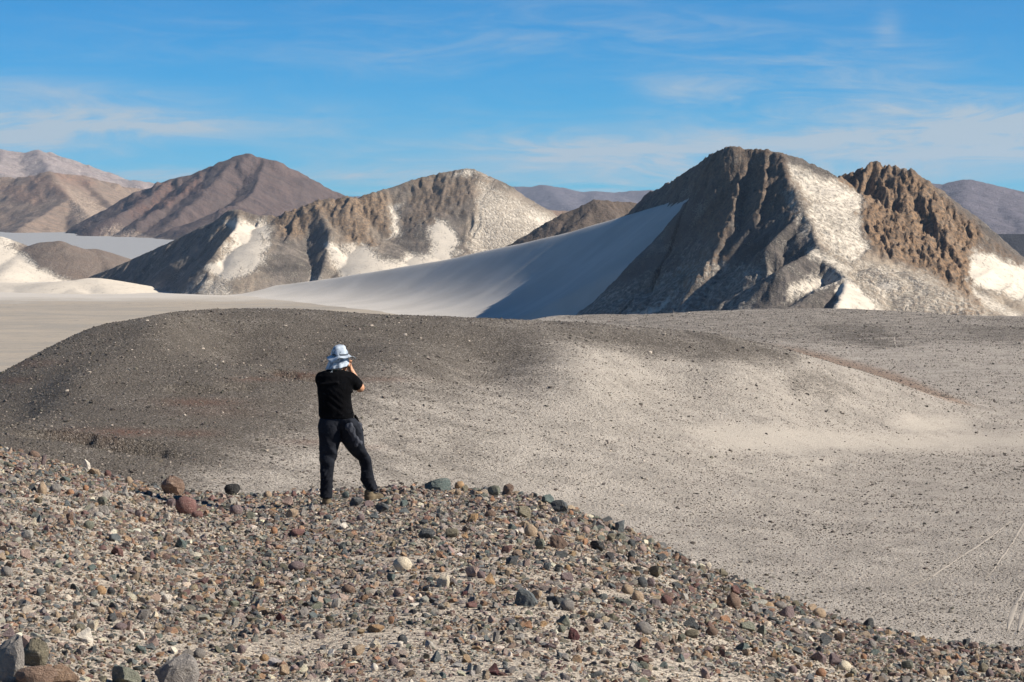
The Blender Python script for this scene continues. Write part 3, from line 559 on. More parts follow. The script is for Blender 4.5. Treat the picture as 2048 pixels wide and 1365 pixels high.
for i, (pos, c) in enumerate([(0, (.10, .09, .085)), (.2, (.22, .15, .10)), (.4, (.13, .14, .13)), (.6, (.30, .25, .2)), (.8, (.16, .10, .09)), (.95, (.4, .36, .3))]):
    e = cr.elements[i] if i < 2 else cr.elements.new(pos); e.position = pos; e.color = C4(c)
T_.l.new(hs.outputs[0], peb.inputs[0])
col = T_.mix(T_.ramp(s1, .50, .56, 0, .9), col, peb.outputs[0])
col = T_.mix(T_.ramp(s2, .58, .7, 0, .5), col, C4((.12, .10, .085)))
T_.l.new(col, b_.inputs['Base Color'])
T_.l.new(T_.bump(T_.math('ADD', s1, T_.math('MULTIPLY', s2, .4)), .05, 1), b_.inputs['Normal'])
ground = grid_mesh('stony_ground', X, Yg, Z, {}, m_fg)
ground['kind'] = 'structure'; ground['label'] = 'stony sand slope in the foreground'

# ------------------------------------------------------------------ rock shapes
def ico(sub):
    bm = bmesh.new(); bmesh.ops.create_icosphere(bm, subdivisions=sub, radius=1)
    v = np.array([q.co[:] for q in bm.verts]); f = np.array([[a.index for a in q.verts] for q in bm.faces]); bm.free(); return v, f
ICO = {s: ico(s) for s in (1, 2, 3)}
def rock_verts(seed, sub, planes=9, round_=.0):
    r = np.random.default_rng(seed); v, f = ICO[sub]; v = v.copy()
    for _ in range(planes):
        n = r.normal(size=3); n /= np.linalg.norm(n); dd = r.uniform(.36 + .36 * round_, .64 + .22 * round_)
        k = v @ n - dd; v = v - np.clip(k, 0, None)[:, None] * n[None] * (1 - .3 * round_)
    v += .02 * r.normal(size=v.shape) * (1 if sub > 1 else 2.5)
    v -= (v.max(0) + v.min(0)) / 2; v /= np.abs(v).max(0)
    return v, f
def rock_mesh(name, seed, sub, planes=9, round_=0., mat=None, smooth=False):
    v, f = rock_verts(seed, sub, planes, round_)
    me = bpy.data.meshes.new(name); me.from_pydata(v.tolist(), [], f.tolist()); me.update()
    if smooth: me.polygons.foreach_set('use_smooth', np.ones(len(f), bool))
    if mat: me.materials.append(mat)
    return me
def stone_mat(name, source):
    m, T, b = new_mat(name, .75, .3); p = T.coord()
    c = T.new('ShaderNodeObjectInfo').outputs['Color'] if source == 'object' else T.attr('scol', 'Color', 'INSTANCER')
    rnd = T.new('ShaderNodeObjectInfo').outputs['Random']
    of = T.new('ShaderNodeVectorMath', operation='ADD'); T.l.new(p, of.inputs[0]); T.set(of.inputs[1], T.vmul((50, 31, 17), (1, 1, 1)))
    cm = T.new('ShaderNodeCombineXYZ'); T.set(cm.inputs[0], T.math('MULTIPLY', rnd, 90)); T.l.new(cm.outputs[0], of.inputs[1])
    n1 = T.noise(of.outputs[0], 2.0, 5, .65, .4); n2 = T.noise(of.outputs[0], 9, 4, .7); n3 = T.noise(T.vmul(of.outputs[0], (1, 1, 7)), 1.2, 3, .6, .5)
    col = T.mix(T.ramp(n1, .35, .7, 0, .55), c, T.mix(1, c, (.55, .55, .58, 1), 'MULTIPLY'))
    col = T.mix(T.ramp(n3, .56, .66, 0, .35), col, T.mix(.5, col, (.5, .46, .42, 1)))
    col = T.mix(T.ramp(n2, .58, .72, 0, .5), col, T.mix(1, col, (.5, .48, .46, 1), 'MULTIPLY'))
    col = T.mix(1, col, (1.52, 1.44, 1.33, 1), 'MULTIPLY')
    T.l.new(col, b.inputs['Base Color'])
    T.l.new(T.bump(T.math('ADD', n2, n1), .10, .7), b.inputs['Normal'])
    return m
M_stone = stone_mat('stone', 'object'); M_grit = stone_mat('gravel', 'inst')
ANG = [rock_mesh('angular_stone', 100 + i, 2, 13, 0, M_stone) for i in range(14)]
RND = [rock_mesh('rounded_stone', 200 + i, 2, 7, 1., M_stone, True) for i in range(8)]
BIG = [rock_mesh('boulder', 300 + i, 3, 13, .35, M_stone) for i in range(8)]
COL = dict(greyblue=(.10, .125, .14), slate=(.055, .065, .075), black=(.03, .032, .036), teal=(.085, .125, .125), green=(.15, .165, .13), olive=(.16, .145, .10), tan=(.34, .25, .165), ochre=(.36, .22, .10),
           orange=(.34, .17, .085), brown=(.17, .11, .08), ochre2=(.24, .155, .10), maroon=(.15, .07, .065), darkred=(.10, .03, .035), purple=(.17, .125, .135), pink=(.31, .22, .195), cream=(.56, .50, .38), white=(.66, .62, .55), grey=(.20, .19, .185), palegrey=(.33, .32, .30))
PAL = [('grey', .13), ('palegrey', .08), ('green', .06), ('greyblue', .08), ('teal', .035), ('slate', .06), ('tan', .12), ('ochre', .04), ('orange', .05), ('brown', .08), ('maroon', .05), ('purple', .07), ('pink', .09), ('cream', .03), ('olive', .06), ('white', .015)]
PN = [p[0] for p in PAL]; PW = np.array([p[1] for p in PAL]); PW /= PW.sum()

def place_stone(name, px, py, wpx, hpx, colour, shape='a', yaw=None, roll=0, seed=0, parent=None, sink=.18, pose=None):
    r = random.Random(seed * 131 + int(px) * 7 + int(py))
    x, y, z = on_slope(px, min(py + hpx * .42, 1420)); mpp = y / F
    me = {'a': ANG, 'r': RND, 'b': BIG}[shape][r.randrange(8)]
    o = bpy.data.objects.new(name, me)
    w = wpx * mpp / 2; h = hpx * mpp / 2
    o.scale = (w * 1.03, w * r.uniform(.75, 1.0), h / (1 - sink) * 1.05)
    o.rotation_euler = (r.uniform(-.12, .12), r.uniform(-.12, .12) + roll, r.uniform(-.35, .35) if yaw is None else yaw)
    o.location = (x, y + w * .4, z + h * (1 - 1.6 * sink))
    c = COL[colour]; g_ = sum(c) / 3 * .22; c = [q * .78 + g_ * w_ for q, w_ in zip(c, (1.06, 1, .93))]; k = r.uniform(.88, 1.12); o.color = (c[0] * k, c[1] * k, c[2] * k, 1)
    link(o, parent); return o

# ------------------------------------------------------------------ named stones (photo column, row, width, height, colour, shape, label)
STONES = [
 (346, 974, 46, 38, 'brown', 'b', 'boulder', 'large rough reddish-brown boulder on the crest left of the person'),
 (371, 1014, 42, 36, 'maroon', 'r', 'boulder', 'smooth rounded maroon boulder just below the rough brown boulder'),
 (394, 1031, 24, 15, 'maroon', 'r', 'stone', 'small rounded maroon stone leaning against the maroon boulder'),
 (464, 980, 28, 24, 'black', 'b', 'boulder', 'nearly black pitted boulder on the crest between brown boulder and person'),
 (472, 1022, 26, 19, 'purple', 'r', 'stone', 'purple-grey stone below the black pitted boulder'),
 (173, 927, 15, 22, 'white', 'a', 'stone', 'bright white angular stone standing on the crest at left'),
 (187, 944, 26, 14, 'tan', 'a', 'stone', 'banded tan and brown stone right below the white crest stone'),
 (87, 922, 10, 22, 'purple', 'a', 'stone', 'thin upright violet slab on the crest at far left'),
 (67, 909, 24, 14, 'brown', 'r', 'stone', 'grey-brown rounded stone on the crest beside the violet slab'),
 (40, 895, 14, 10, 'brown', 'r', 'stone', 'small brown rounded stone highest on the left crest'),
 (84, 978, 18, 24, 'tan', 'r', 'stone', 'tan pear-shaped upright stone on the upper left slope'),
 (64, 976, 16, 16, 'slate', 'a', 'stone', 'dark slate stone touching the left of the tan pear-shaped stone'),
 (110, 979, 24, 18, 'grey', 'r', 'stone', 'rounded grey stone right of the tan pear-shaped stone'),
 (140, 986, 15, 12, 'orange', 'r', 'stone', 'small bright orange stone right of the rounded grey stone'),
 (171, 977, 12, 12, 'orange', 'r', 'stone', 'orange-brown rounded pebble midway along the upper left slope'),
 (78, 948, 16, 15, 'greyblue', 'a', 'stone', 'blue-grey stone with a pointed top under the left crest'),
 (130, 960, 22, 12, 'teal', 'a', 'stone', 'flat dark teal stone on the upper left slope'),
 (257, 962, 14, 14, 'tan', 'r', 'stone', 'round yellow-tan stone just below the crest left of the brown boulder'),
 (215, 948, 14, 13, 'maroon', 'r', 'stone', 'reddish rounded stone on the crest right of the banded stone'),
 (250, 984, 14, 22, 'palegrey', 'a', 'stone', 'pale pointed cone-shaped stone left of the brown boulder'),
 (212, 990, 17, 17, 'palegrey', 'a', 'stone', 'pale grey block left of the cone-shaped stone'),
 (204, 1004, 20, 18, 'green', 'a', 'stone', 'grey-green angular stone, upper one of a close pair'),
 (207, 1021, 20, 17, 'grey', 'a', 'stone', 'lighter grey lower stone of the close green and grey pair'),
 (196, 1032, 20, 13, 'palegrey', 'r', 'stone', 'pale flat stone touching the lower left of the grey pair'),
 (276, 1029, 14, 16, 'purple', 'a', 'stone', 'dark violet block with a peach pebble at its foot'),
 (284, 1040, 14, 10, 'orange', 'r', 'stone', 'peach pebble at the foot of the dark violet block'),
 (340, 1007, 20, 17, 'purple', 'a', 'stone', 'dull mauve block left of the smooth maroon boulder'),
 (357, 998, 22, 11, 'teal', 'a', 'stone', 'flat grey-green stone above the smooth maroon boulder'),
 (177, 1051, 22, 17, 'green', 'r', 'stone', 'grey-green mottled rounded stone in the left slope'),
 (228, 1077, 25, 16, 'greyblue', 'a', 'stone', 'blue-grey wedge stone lying above the maroon wedge'),
 (233, 1104, 25, 18, 'maroon', 'a', 'stone', 'maroon wedge-shaped stone below the blue-grey wedge'),
 (50, 1110, 22, 19, 'pink', 'a', 'stone', 'pinkish-grey cube-like stone on the left slope'),
 (54, 1072, 24, 21, 'palegrey', 'a', 'stone', 'pale tent-shaped stone near the left edge'),
 (68, 1045, 12, 18, 'cream', 'a', 'stone', 'cream upright stone beside a grey stone near the left edge'),
 (77, 1040, 14, 16, 'greyblue', 'a', 'stone', 'grey upright stone right of the cream upright stone'),
 (466, 1003, 18, 14, 'palegrey', 'a', 'stone', 'light grey angular stone under the black pitted boulder'),
 (12, 1145, 24, 20, 'grey', 'r', 'stone', 'grey rounded stone cut by the left edge'),
 (183, 1137, 20, 12, 'teal', 'a', 'stone', 'small blue-green shard in the left slope'),
 (78, 1186, 20, 16, 'greyblue', 'a', 'stone', 'blue-grey angular stone on the lower left slope'),
 (201, 1182, 23, 17, 'ochre', 'r', 'stone', 'ochre-brown rounded stone beside a dark one on the lower left slope'),
 (222, 1183, 17, 15, 'slate', 'r', 'stone', 'dark slate rounded stone touching the ochre-brown stone'),
 (332, 1200, 22, 19, 'white', 'a', 'stone', 'white notched stone on the lower left slope'),
 (286, 1232, 28, 23, 'grey', 'a', 'stone', 'grey upright slab with lit right face on the lower left slope'),
 (308, 1231, 17, 14, 'cream', 'a', 'stone', 'cream stone just right of the grey upright slab'),
 (184, 1252, 27, 20, 'cream', 'a', 'stone', 'pale cream block with a dark left side'),
 (170, 1273, 34, 30, 'white', 'a', 'stone', 'large split stone with a white cut face at lower left'),
 (283, 1270, 13, 22, 'white', 'a', 'stone', 'thin white upright blade at lower left'),
 (307, 1284, 25, 21, 'pink', 'a', 'stone', 'pink-brown angular stone right of the white blade'),
 (240, 1254, 28, 14, 'purple', 'r', 'stone', 'purple stone with a white band lying at lower left'),
 (258, 1253, 13, 20, 'pink', 'a', 'stone', 'pink upright stone right of the white-banded purple stone'),
 (52, 1286, 48, 28, 'pink', 'a', 'stone', 'broad pinkish slab above the boulders in the bottom left corner'),
 (18, 1270, 28, 22, 'purple', 'a', 'stone', 'dark mauve stone left of the broad pinkish slab'),
 (280, 1300, 26, 17, 'teal', 'a', 'stone', 'dark teal angular stone at lower left'),
 (301, 1295, 20, 13, 'greyblue', 'a', 'stone', 'blue-grey stone right of the dark teal stone'),
 (182, 1302, 24, 13, 'slate', 'a', 'stone', 'flat slate stone above the orange-brown boulder'),
 (398, 1310, 27, 20, 'grey', 'r', 'stone', 'flat-topped grey stone above the large grey boulder'),
 (374, 1312, 24, 19, 'grey', 'a', 'stone', 'mauve-grey stone left of the flat-topped grey stone'),
 (470, 1246, 16, 18, 'palegrey', 'a', 'stone', 'pale grey arched stone on the lower left slope'),
 (456, 1188, 19, 14, 'palegrey', 'r', 'stone', 'pale oval stone with a dark stone behind it'),
 (16, 1328, 66, 92, 'grey', 'b', 'boulder', 'large grey boulder in the bottom left corner'),
 (70, 1312, 50, 56, 'olive', 'b', 'boulder', 'olive-green boulder behind the corner boulder'),
 (70, 1358, 76, 44, 'brown', 'b', 'boulder', 'brown boulder at the bottom edge beside the corner boulder'),
 (127, 1356, 60, 40, 'ochre2', 'b', 'boulder', 'orange-brown wedge boulder at the bottom edge'),
 (250, 1356, 62, 40, 'green', 'b', 'boulder', 'green-grey pointed boulder at the bottom edge'),
 (352, 1352, 84, 66, 'grey', 'b', 'boulder', 'large smooth blue-grey boulder at the bottom edge'),
 (875, 971, 48, 25, 'teal', 'b', 'boulder', 'blue-green slab boulder on the crest right of the person'),
 (919, 968, 20, 16, 'ochre', 'r', 'stone', 'orange-tan stone on the crest right of the blue-green slab'),
 (930, 979, 16, 14, 'olive', 'a', 'stone', 'olive stone below the orange-tan crest stone'),
 (916, 986, 14, 12, 'tan', 'r', 'stone', 'small tan round stone below the orange-tan crest stone'),
 (988, 984, 26, 22, 'green', 'a', 'stone', 'grey-green blocky stone on the crest, left one of two big blocks'),
 (1016, 982, 24, 24, 'brown', 'a', 'stone', 'brown pointed block on the crest right of the grey-green block'),
 (985, 998, 9, 13, 'orange', 'a', 'stone', 'small rusty upright stone below the grey-green block'),
 (577, 1003, 24, 20, 'pink', 'a', 'stone', 'mauve-pink block left of the person\'s feet'),
 (535, 991, 17, 15, 'tan', 'r', 'stone', 'tan rounded stone on the crest left of the person'),
 (605, 986, 12, 11, 'orange', 'a', 'stone', 'little orange stone on the crest beside the person\'s left leg'),
 (584, 1028, 25, 18, 'tan', 'a', 'stone', 'pinkish-tan stone below the mauve-pink block'),
 (604, 1026, 18, 18, 'grey', 'a', 'stone', 'grey stone with pale tip right of the pinkish-tan stone'),
 (623, 1015, 12, 15, 'palegrey', 'a', 'stone', 'small grey upright stone at the person\'s left heel'),
 (673, 1045, 18, 18, 'palegrey', 'a', 'stone', 'pale grey upright stone in front of the person'),
 (655, 1037, 18, 13, 'greyblue', 'a', 'stone', 'blue-grey stone touching the pale grey upright stone'),
 (691, 992, 14, 14, 'teal', 'a', 'stone', 'teal block between the person\'s feet'),
 (712, 1005, 27, 18, 'slate', 'a', 'stone', 'dark slate stone at the person\'s right heel'),  # slate colour paints in the shadow beside the boot
 (737, 1010, 22, 14, 'purple', 'a', 'stone', 'mauve stone under the person\'s right boot'),
 (764, 1018, 27, 20, 'slate', 'b', 'stone', 'dark teal boulder right of the person\'s boots'),
 (808, 1008, 18, 14, 'teal', 'a', 'stone', 'teal angular stone, upper one of two right of the person'),
 (808, 1023, 20, 12, 'greyblue', 'a', 'stone', 'flat blue-grey lower stone of the two right of the person'),
 (749, 1033, 20, 14, 'greyblue', 'a', 'stone', 'blue-grey wedge below the dark teal boulder'),
 (734, 1027, 10, 11, 'cream', 'a', 'stone', 'little cream cube left of the blue-grey wedge'),
 (721, 1037, 17, 14, 'purple', 'r', 'stone', 'mauve rounded stone below the person\'s right foot'),
 (885, 1008, 14, 10, 'palegrey', 'a', 'stone', 'small pale blue stone on the bare patch right of the person'),
 (945, 1038, 22, 20, 'ochre', 'a', 'stone', 'orange-tan blocky stone right of the bare patch'),
 (981, 1030, 22, 16, 'brown', 'r', 'stone', 'dark brown rounded stone right of the orange-tan block'),
 (853, 1069, 33, 21, 'slate', 'b', 'stone', 'dark blue-grey angular boulder in the middle of the slope'),
 (904, 1068, 27, 18, 'olive', 'a', 'stone', 'olive-grey stone right of the dark blue-grey boulder'),
 (930, 1072, 15, 13, 'ochre', 'a', 'stone', 'yellow-tan stone right of the olive-grey stone'),
 (592, 1068, 34, 16, 'maroon', 'a', 'stone', 'flat dusky red slab left of centre'),
 (548, 1062, 14, 14, 'orange', 'r', 'stone', 'rusty round stone left of the flat dusky red slab'),
 (592, 1134, 34, 19, 'purple', 'r', 'stone', 'purple-grey oval stone left of centre'),
 (805, 1131, 38, 28, 'cream', 'r', 'boulder', 'big smooth cream boulder in the middle of the slope'),
 (886, 1165, 28, 23, 'cream', 'b', 'stone', 'cream angular stone lower right of the big cream boulder'),
 (979, 1160, 20, 24, 'ochre', 'a', 'stone', 'yellow-ochre upright stone right of the cream stones'),
 (962, 1152, 17, 15, 'purple', 'r', 'stone', 'dark mauve stone touching the yellow-ochre stone'),
 (944, 1146, 28, 23, 'pink', 'a', 'stone', 'pinkish-grey pointed stone left of the dark mauve stone'),
 (935, 1181, 24, 22, 'grey', 'a', 'stone', 'striped grey stone below the cream stones'),
 (928, 1189, 13, 11, 'darkred', 'a', 'stone', 'small dark red stone in front of the striped grey stone'),
 (782, 1157, 18, 16, 'teal', 'a', 'stone', 'small green-grey upright stone below the big cream boulder'),
 (696, 1180, 28, 18, 'brown', 'r', 'stone', 'brown rounded stone in the centre of the slope'),
 (797, 1187, 23, 17, 'pink', 'a', 'stone', 'dusty pink angular stone in the centre of the slope'),
 (870, 1315, 23, 25, 'greyblue', 'a', 'stone', 'blue-grey pyramid-shaped stone at the bottom centre'),
 (718, 1302, 30, 20, 'tan', 'a', 'stone', 'brown-tan block with a dark left side at the bottom centre'),
 (751, 1259, 37, 15, 'ochre', 'a', 'stone', 'long ochre wedge lying at the bottom centre'),
 (805, 1281, 20, 19, 'slate', 'r', 'stone', 'dark tilted disc-shaped stone at the bottom centre'),
 (800, 1290, 15, 12, 'white', 'a', 'stone', 'pale shard under the dark disc-shaped stone'),
 (782, 1242, 12, 17, 'orange', 'a', 'stone', 'orange upright pebble above the ochre wedge'),
 (672, 1208, 20, 20, 'palegrey', 'a', 'stone', 'lilac-grey triangular stone below the brown rounded stone'),
 (568, 1342, 21, 22, 'tan', 'a', 'stone', 'tan slab standing near the bottom edge'),
 (528, 1318, 19, 14, 'ochre', 'r', 'stone', 'yellow-ochre pebble left of the tan slab'),
 (560, 1236, 20, 17, 'darkred', 'a', 'stone', 'very dark red stone left of the bottom centre'),
 (541, 1264, 23, 13, 'pink', 'a', 'stone', 'rosy flat stone below the very dark red stone'),
 (942, 1211, 25, 12, 'maroon', 'a', 'stone', 'flat maroon stone right of the striped grey stone'),
 (992, 1275, 14, 25, 'grey', 'a', 'stone', 'tall narrow grey upright stone'),
 (988, 1342, 23, 24, 'darkred', 'a', 'stone', 'dark red triangular stone at the bottom edge'),
 (749, 1337, 15, 15, 'white', 'r', 'stone', 'white pebble at the bottom centre'),
 (1095, 1000, 26, 18, 'teal', 'a', 'stone', 'blue-green stone on the crest right of the blocky pair'),
 (1119, 1016, 35, 27, 'slate', 'b', 'boulder', 'dark blue-grey boulder on the falling crest'),
 (1142, 1027, 11, 11, 'orange', 'r', 'stone', 'orange pebble beside the dark blue-grey crest boulder'),
 (1117, 998, 14, 11, 'olive', 'a', 'stone', 'small olive stone on top of the falling crest'),
 (1048, 1027, 28, 24, 'olive', 'a', 'stone', 'olive-brown angular stone below the crest'),
 (1111, 1042, 15, 16, 'palegrey', 'a', 'stone', 'pale grey block below the dark crest boulder'),
 (1062, 1063, 27, 24, 'tan', 'r', 'stone', 'lumpy tan stone in the upper right slope'),
 (1080, 1090, 20, 22, 'green', 'a', 'stone', 'dull green block left of the dark brown slab'),
 (1118, 1086, 38, 26, 'brown', 'b', 'boulder', 'dark brown slanting slab on the right slope'),
 (1195, 1093, 29, 20, 'black', 'b', 'stone', 'black angular stone right of the dark brown slab'),
 (1222, 1079, 19, 20, 'olive', 'a', 'stone', 'olive upright slab above the black angular stone'),
 (1214, 1031, 28, 15, 'slate', 'a', 'stone', 'flat slate stone on the falling crest'),
 (1240, 1056, 21, 25, 'greyblue', 'a', 'stone', 'blue pointed slab standing on the falling crest'),
 (1122, 1111, 30, 14, 'slate', 'a', 'stone', 'dark flat stone under the dark brown slab'),
 (1172, 1061, 17, 14, 'pink', 'r', 'stone', 'pinkish round stone on the upper right slope'),
 (1171, 1085, 12, 14, 'orange', 'a', 'stone', 'rust-coloured stone between the brown slab and the black stone'),
 (1263, 1088, 16, 16, 'slate', 'r', 'stone', 'slate-grey round stone on the right slope'),
 (1284, 1100, 18, 13, 'pink', 'r', 'stone', 'pale pink rounded stone under the crest'),
 (1297, 1109, 10, 9, 'ochre', 'r', 'stone', 'bright yellow pebble right of the pale pink stone'),
 (1323, 1117, 24, 15, 'slate', 'a', 'stone', 'dark flat stone right of the bright yellow pebble'),
 (1024, 1123, 27, 18, 'slate', 'a', 'stone', 'dark blue-grey wedge on the right half of the slope'),
 (1053, 1128, 17, 16, 'pink', 'a', 'stone', 'pink angular stone right of the dark blue-grey wedge'),
 (1013, 1100, 22, 16, 'maroon', 'a', 'stone', 'reddish wedge above the dark blue-grey wedge'),
 (1094, 1135, 18, 16, 'greyblue', 'a', 'stone', 'blue-grey stone left of a yellow-tan pebble'),
 (1135, 1137, 13, 13, 'ochre', 'r', 'stone', 'yellow-tan pebble right of centre'),
 (1262, 1112, 16, 18, 'slate', 'a', 'stone', 'dark grey upright stone under the pale pink stone'),
 (1263, 1121, 16, 12, 'brown', 'r', 'stone', 'brown rounded stone at the foot of the dark grey upright'),
 (1134, 1155, 26, 17, 'purple', 'a', 'stone', 'lilac-pink angular stone right of centre'),
 (1054, 1199, 48, 34, 'greyblue', 'b', 'boulder', 'large blue-grey pointed boulder right of centre'),
 (1074, 1190, 22, 18, 'tan', 'a', 'stone', 'brownish stone behind the large pointed boulder'),
 (1110, 1203, 36, 18, 'slate', 'a', 'stone', 'dark flat slab right of the large pointed boulder'),
 (1135, 1213, 30, 22, 'grey', 'r', 'stone', 'rounded dark grey stone right of the dark flat slab'),
 (1102, 1214, 11, 20, 'palegrey', 'a', 'stone', 'small light grey upright wedge in front of the dark flat slab'),
 (1255, 1181, 24, 19, 'tan', 'r', 'stone', 'smooth tan oval stone, upper one of a pair'),
 (1276, 1194, 24, 20, 'tan', 'r', 'stone', 'tan oval stone, lower one of the pair'),
 (1284, 1166, 23, 21, 'slate', 'r', 'stone', 'dark pitted stone above the tan oval pair'),
 (1302, 1167, 16, 18, 'purple', 'a', 'stone', 'purple-grey stone right of the dark pitted stone'),
 (1312, 1146, 27, 23, 'olive', 'a', 'stone', 'broad grey-olive slab on the right slope'),
 (1333, 1202, 23, 19, 'maroon', 'r', 'stone', 'round reddish speckled stone on the right slope'),
 (1148, 1270, 25, 25, 'darkred', 'b', 'stone', 'dark crimson jagged stone at lower right'),
 (1128, 1243, 30, 21, 'green', 'a', 'stone', 'dark green-grey wedge above the crimson stone'),
 (1124, 1260, 16, 15, 'green', 'r', 'stone', 'pale green stone left of the crimson stone'),
 (1288, 1259, 34, 24, 'grey', 'r', 'stone', 'smooth round grey stone at lower right'),
 (1215, 1255, 22, 14, 'palegrey', 'a', 'stone', 'pale pinkish stone left of the smooth round grey stone'),
 (1180, 1260, 26, 13, 'brown', 'a', 'stone', 'brown elongated stone right of the crimson stone'),
 (1087, 1250, 15, 13, 'ochre', 'a', 'stone', 'small yellow-tan stone left of the green-grey wedge'),
 (1056, 1250, 17, 17, 'orange', 'a', 'stone', 'rust-brown stone left of the small yellow-tan stone'),
 (1380, 1247, 31, 22, 'slate', 'a', 'stone', 'slate-blue block with lit right face at lower right'),
 (1384, 1270, 28, 18, 'olive', 'a', 'stone', 'brown-topped stone below the slate-blue block'),
 (1424, 1265, 25, 20, 'brown', 'r', 'stone', 'brown ring-like rounded stone at lower right'),
 (1362, 1278, 18, 16, 'green', 'a', 'stone', 'dark green stone left of the brown-topped stone'),
 (1468, 1204, 29, 30, 'brown', 'r', 'boulder', 'brown smooth rounded boulder on the right slope'),
 (1470, 1182, 20, 18, 'maroon', 'a', 'stone', 'dark reddish stone above the brown rounded boulder'),
 (1447, 1148, 18, 17, 'olive', 'b', 'stone', 'dark olive block on the right crest'),
 (1573, 1226, 30, 22, 'purple', 'b', 'stone', 'dark purple-grey stone near the right crest'),
 (1561, 1212, 26, 14, 'grey', 'r', 'stone', 'flat grey stone behind the dark purple-grey stone'),
 (1640, 1228, 28, 19, 'tan', 'r', 'stone', 'tan rounded stone on the right crest'),
 (1625, 1217, 20, 14, 'tan', 'a', 'stone', 'brownish slab behind the tan rounded crest stone'),
 (1737, 1238, 21, 20, 'slate', 'b', 'stone', 'dark rounded stone alone on the lower right crest'),
 (1495, 1255, 32, 18, 'green', 'a', 'stone', 'green-grey boulder, left of two touching on the right slope'),
 (1523, 1263, 28, 21, 'green', 'a', 'stone', 'pale green-grey boulder, right of two touching on the right slope'),
 (1483, 1296, 34, 17, 'teal', 'a', 'stone', 'flat dark teal slab at lower right'),
 (1493, 1307, 17, 14, 'tan', 'a', 'stone', 'tan block under the flat dark teal slab'),
 (1652, 1284, 28, 18, 'slate', 'a', 'stone', 'dark blue-black shard on the lower right slope'),
 (1679, 1276, 24, 17, 'brown', 'a', 'stone', 'rusty brown block right of the blue-black shard'),
 (1845, 1280, 20, 14, 'ochre', 'a', 'stone', 'orange-tan stone near the right end of the crest'),
 (1806, 1252, 24, 14, 'darkred', 'a', 'stone', 'dark red-black stones\' topmost block on the right crest'),
 (1933, 1284, 16, 16, 'slate', 'a', 'stone', 'dark blue stone at the right end of the crest'),
 (1948, 1293, 20, 16, 'pink', 'a', 'stone', 'pink-brown stone leaning on the dark blue crest stone'),
 (1637, 1315, 32, 22, 'purple', 'a', 'stone', 'large mauve-grey angular stone at the lower right'),
 (1671, 1322, 26, 24, 'purple', 'b', 'stone', 'lilac rough stone right of the mauve-grey one'),
 (1690, 1334, 28, 19, 'cream', 'r', 'stone', 'cream-tan stone in front of the lilac rough stone'),
 (1616, 1331, 28, 11, 'ochre', 'a', 'stone', 'flat ochre sliver below the mauve-grey stone'),
 (1643, 1348, 22, 17, 'orange', 'r', 'stone', 'orange-brown block at the bottom right'),
 (1586, 1342, 18, 15, 'purple', 'r', 'stone', 'mauve rounded stone near the bottom right edge'),
 (1815, 1332, 24, 19, 'green', 'a', 'stone', 'dark green-grey angular stone at the bottom right'),
 (1967, 1337, 22, 19, 'olive', 'r', 'stone', 'olive-brown round stone in the bottom right corner'),
 (1980, 1348, 16, 16, 'purple', 'r', 'stone', 'dark purple stone touching the olive-brown round stone'),
 (1857, 1351, 17, 16, 'tan', 'r', 'stone', 'pale tan round stone at the bottom right edge'),
 (1803, 1305, 20, 15, 'purple', 'a', 'stone', 'plum-coloured stone on the lower right slope'),
 (1750, 1306, 20, 12, 'teal', 'a', 'stone', 'grey-teal flat stone left of the plum-coloured stone'),
 (1728, 1315, 13, 12, 'orange', 'r', 'stone', 'orange-brown round pebble below the grey-teal flat stone'),
]
taken = []
for i, (px, py, w, h, c, sh, nm, lb) in enumerate(STONES):
    o = place_stone(nm, px, py, w, h, c, sh, seed=i)
    o['label'] = lb; o['category'] = 'boulder' if nm == 'boulder' else 'stone'; o['group'] = 'stones lying on the foreground slope'
    taken.append((px, py, w, h))
TK = np.array(taken, float)
# further countable stones: pieces of the stony ground
rr = random.Random(5); made = 0; nparts = max(0, 298 - len(STONES))
while made < nparts:
    px = rr.uniform(0, 2048); py = rr.uniform(np.interp(px, CPX, CPY) + 6, 1362)
    if (np.abs(TK[:, 0] - px) < TK[:, 2] * .5 + 12).__and__(np.abs(TK[:, 1] - py) < TK[:, 3] * .5 + 9).any(): continue
    if 610 < px < 790 and py < 1025: continue
    w = rr.uniform(15, 23); h = w * rr.uniform(.6, .95); c = PN[int(np.searchsorted(np.cumsum(PW), rr.random() * .999))]
    place_stone('stone', px, py, w, h, c, rr.choice('aaaaaar'), yaw=rr.uniform(0, 6.28), seed=made + 500, parent=ground, sink=.28)
    TK = np.vstack([TK, (px, py, w, h)]); made += 1

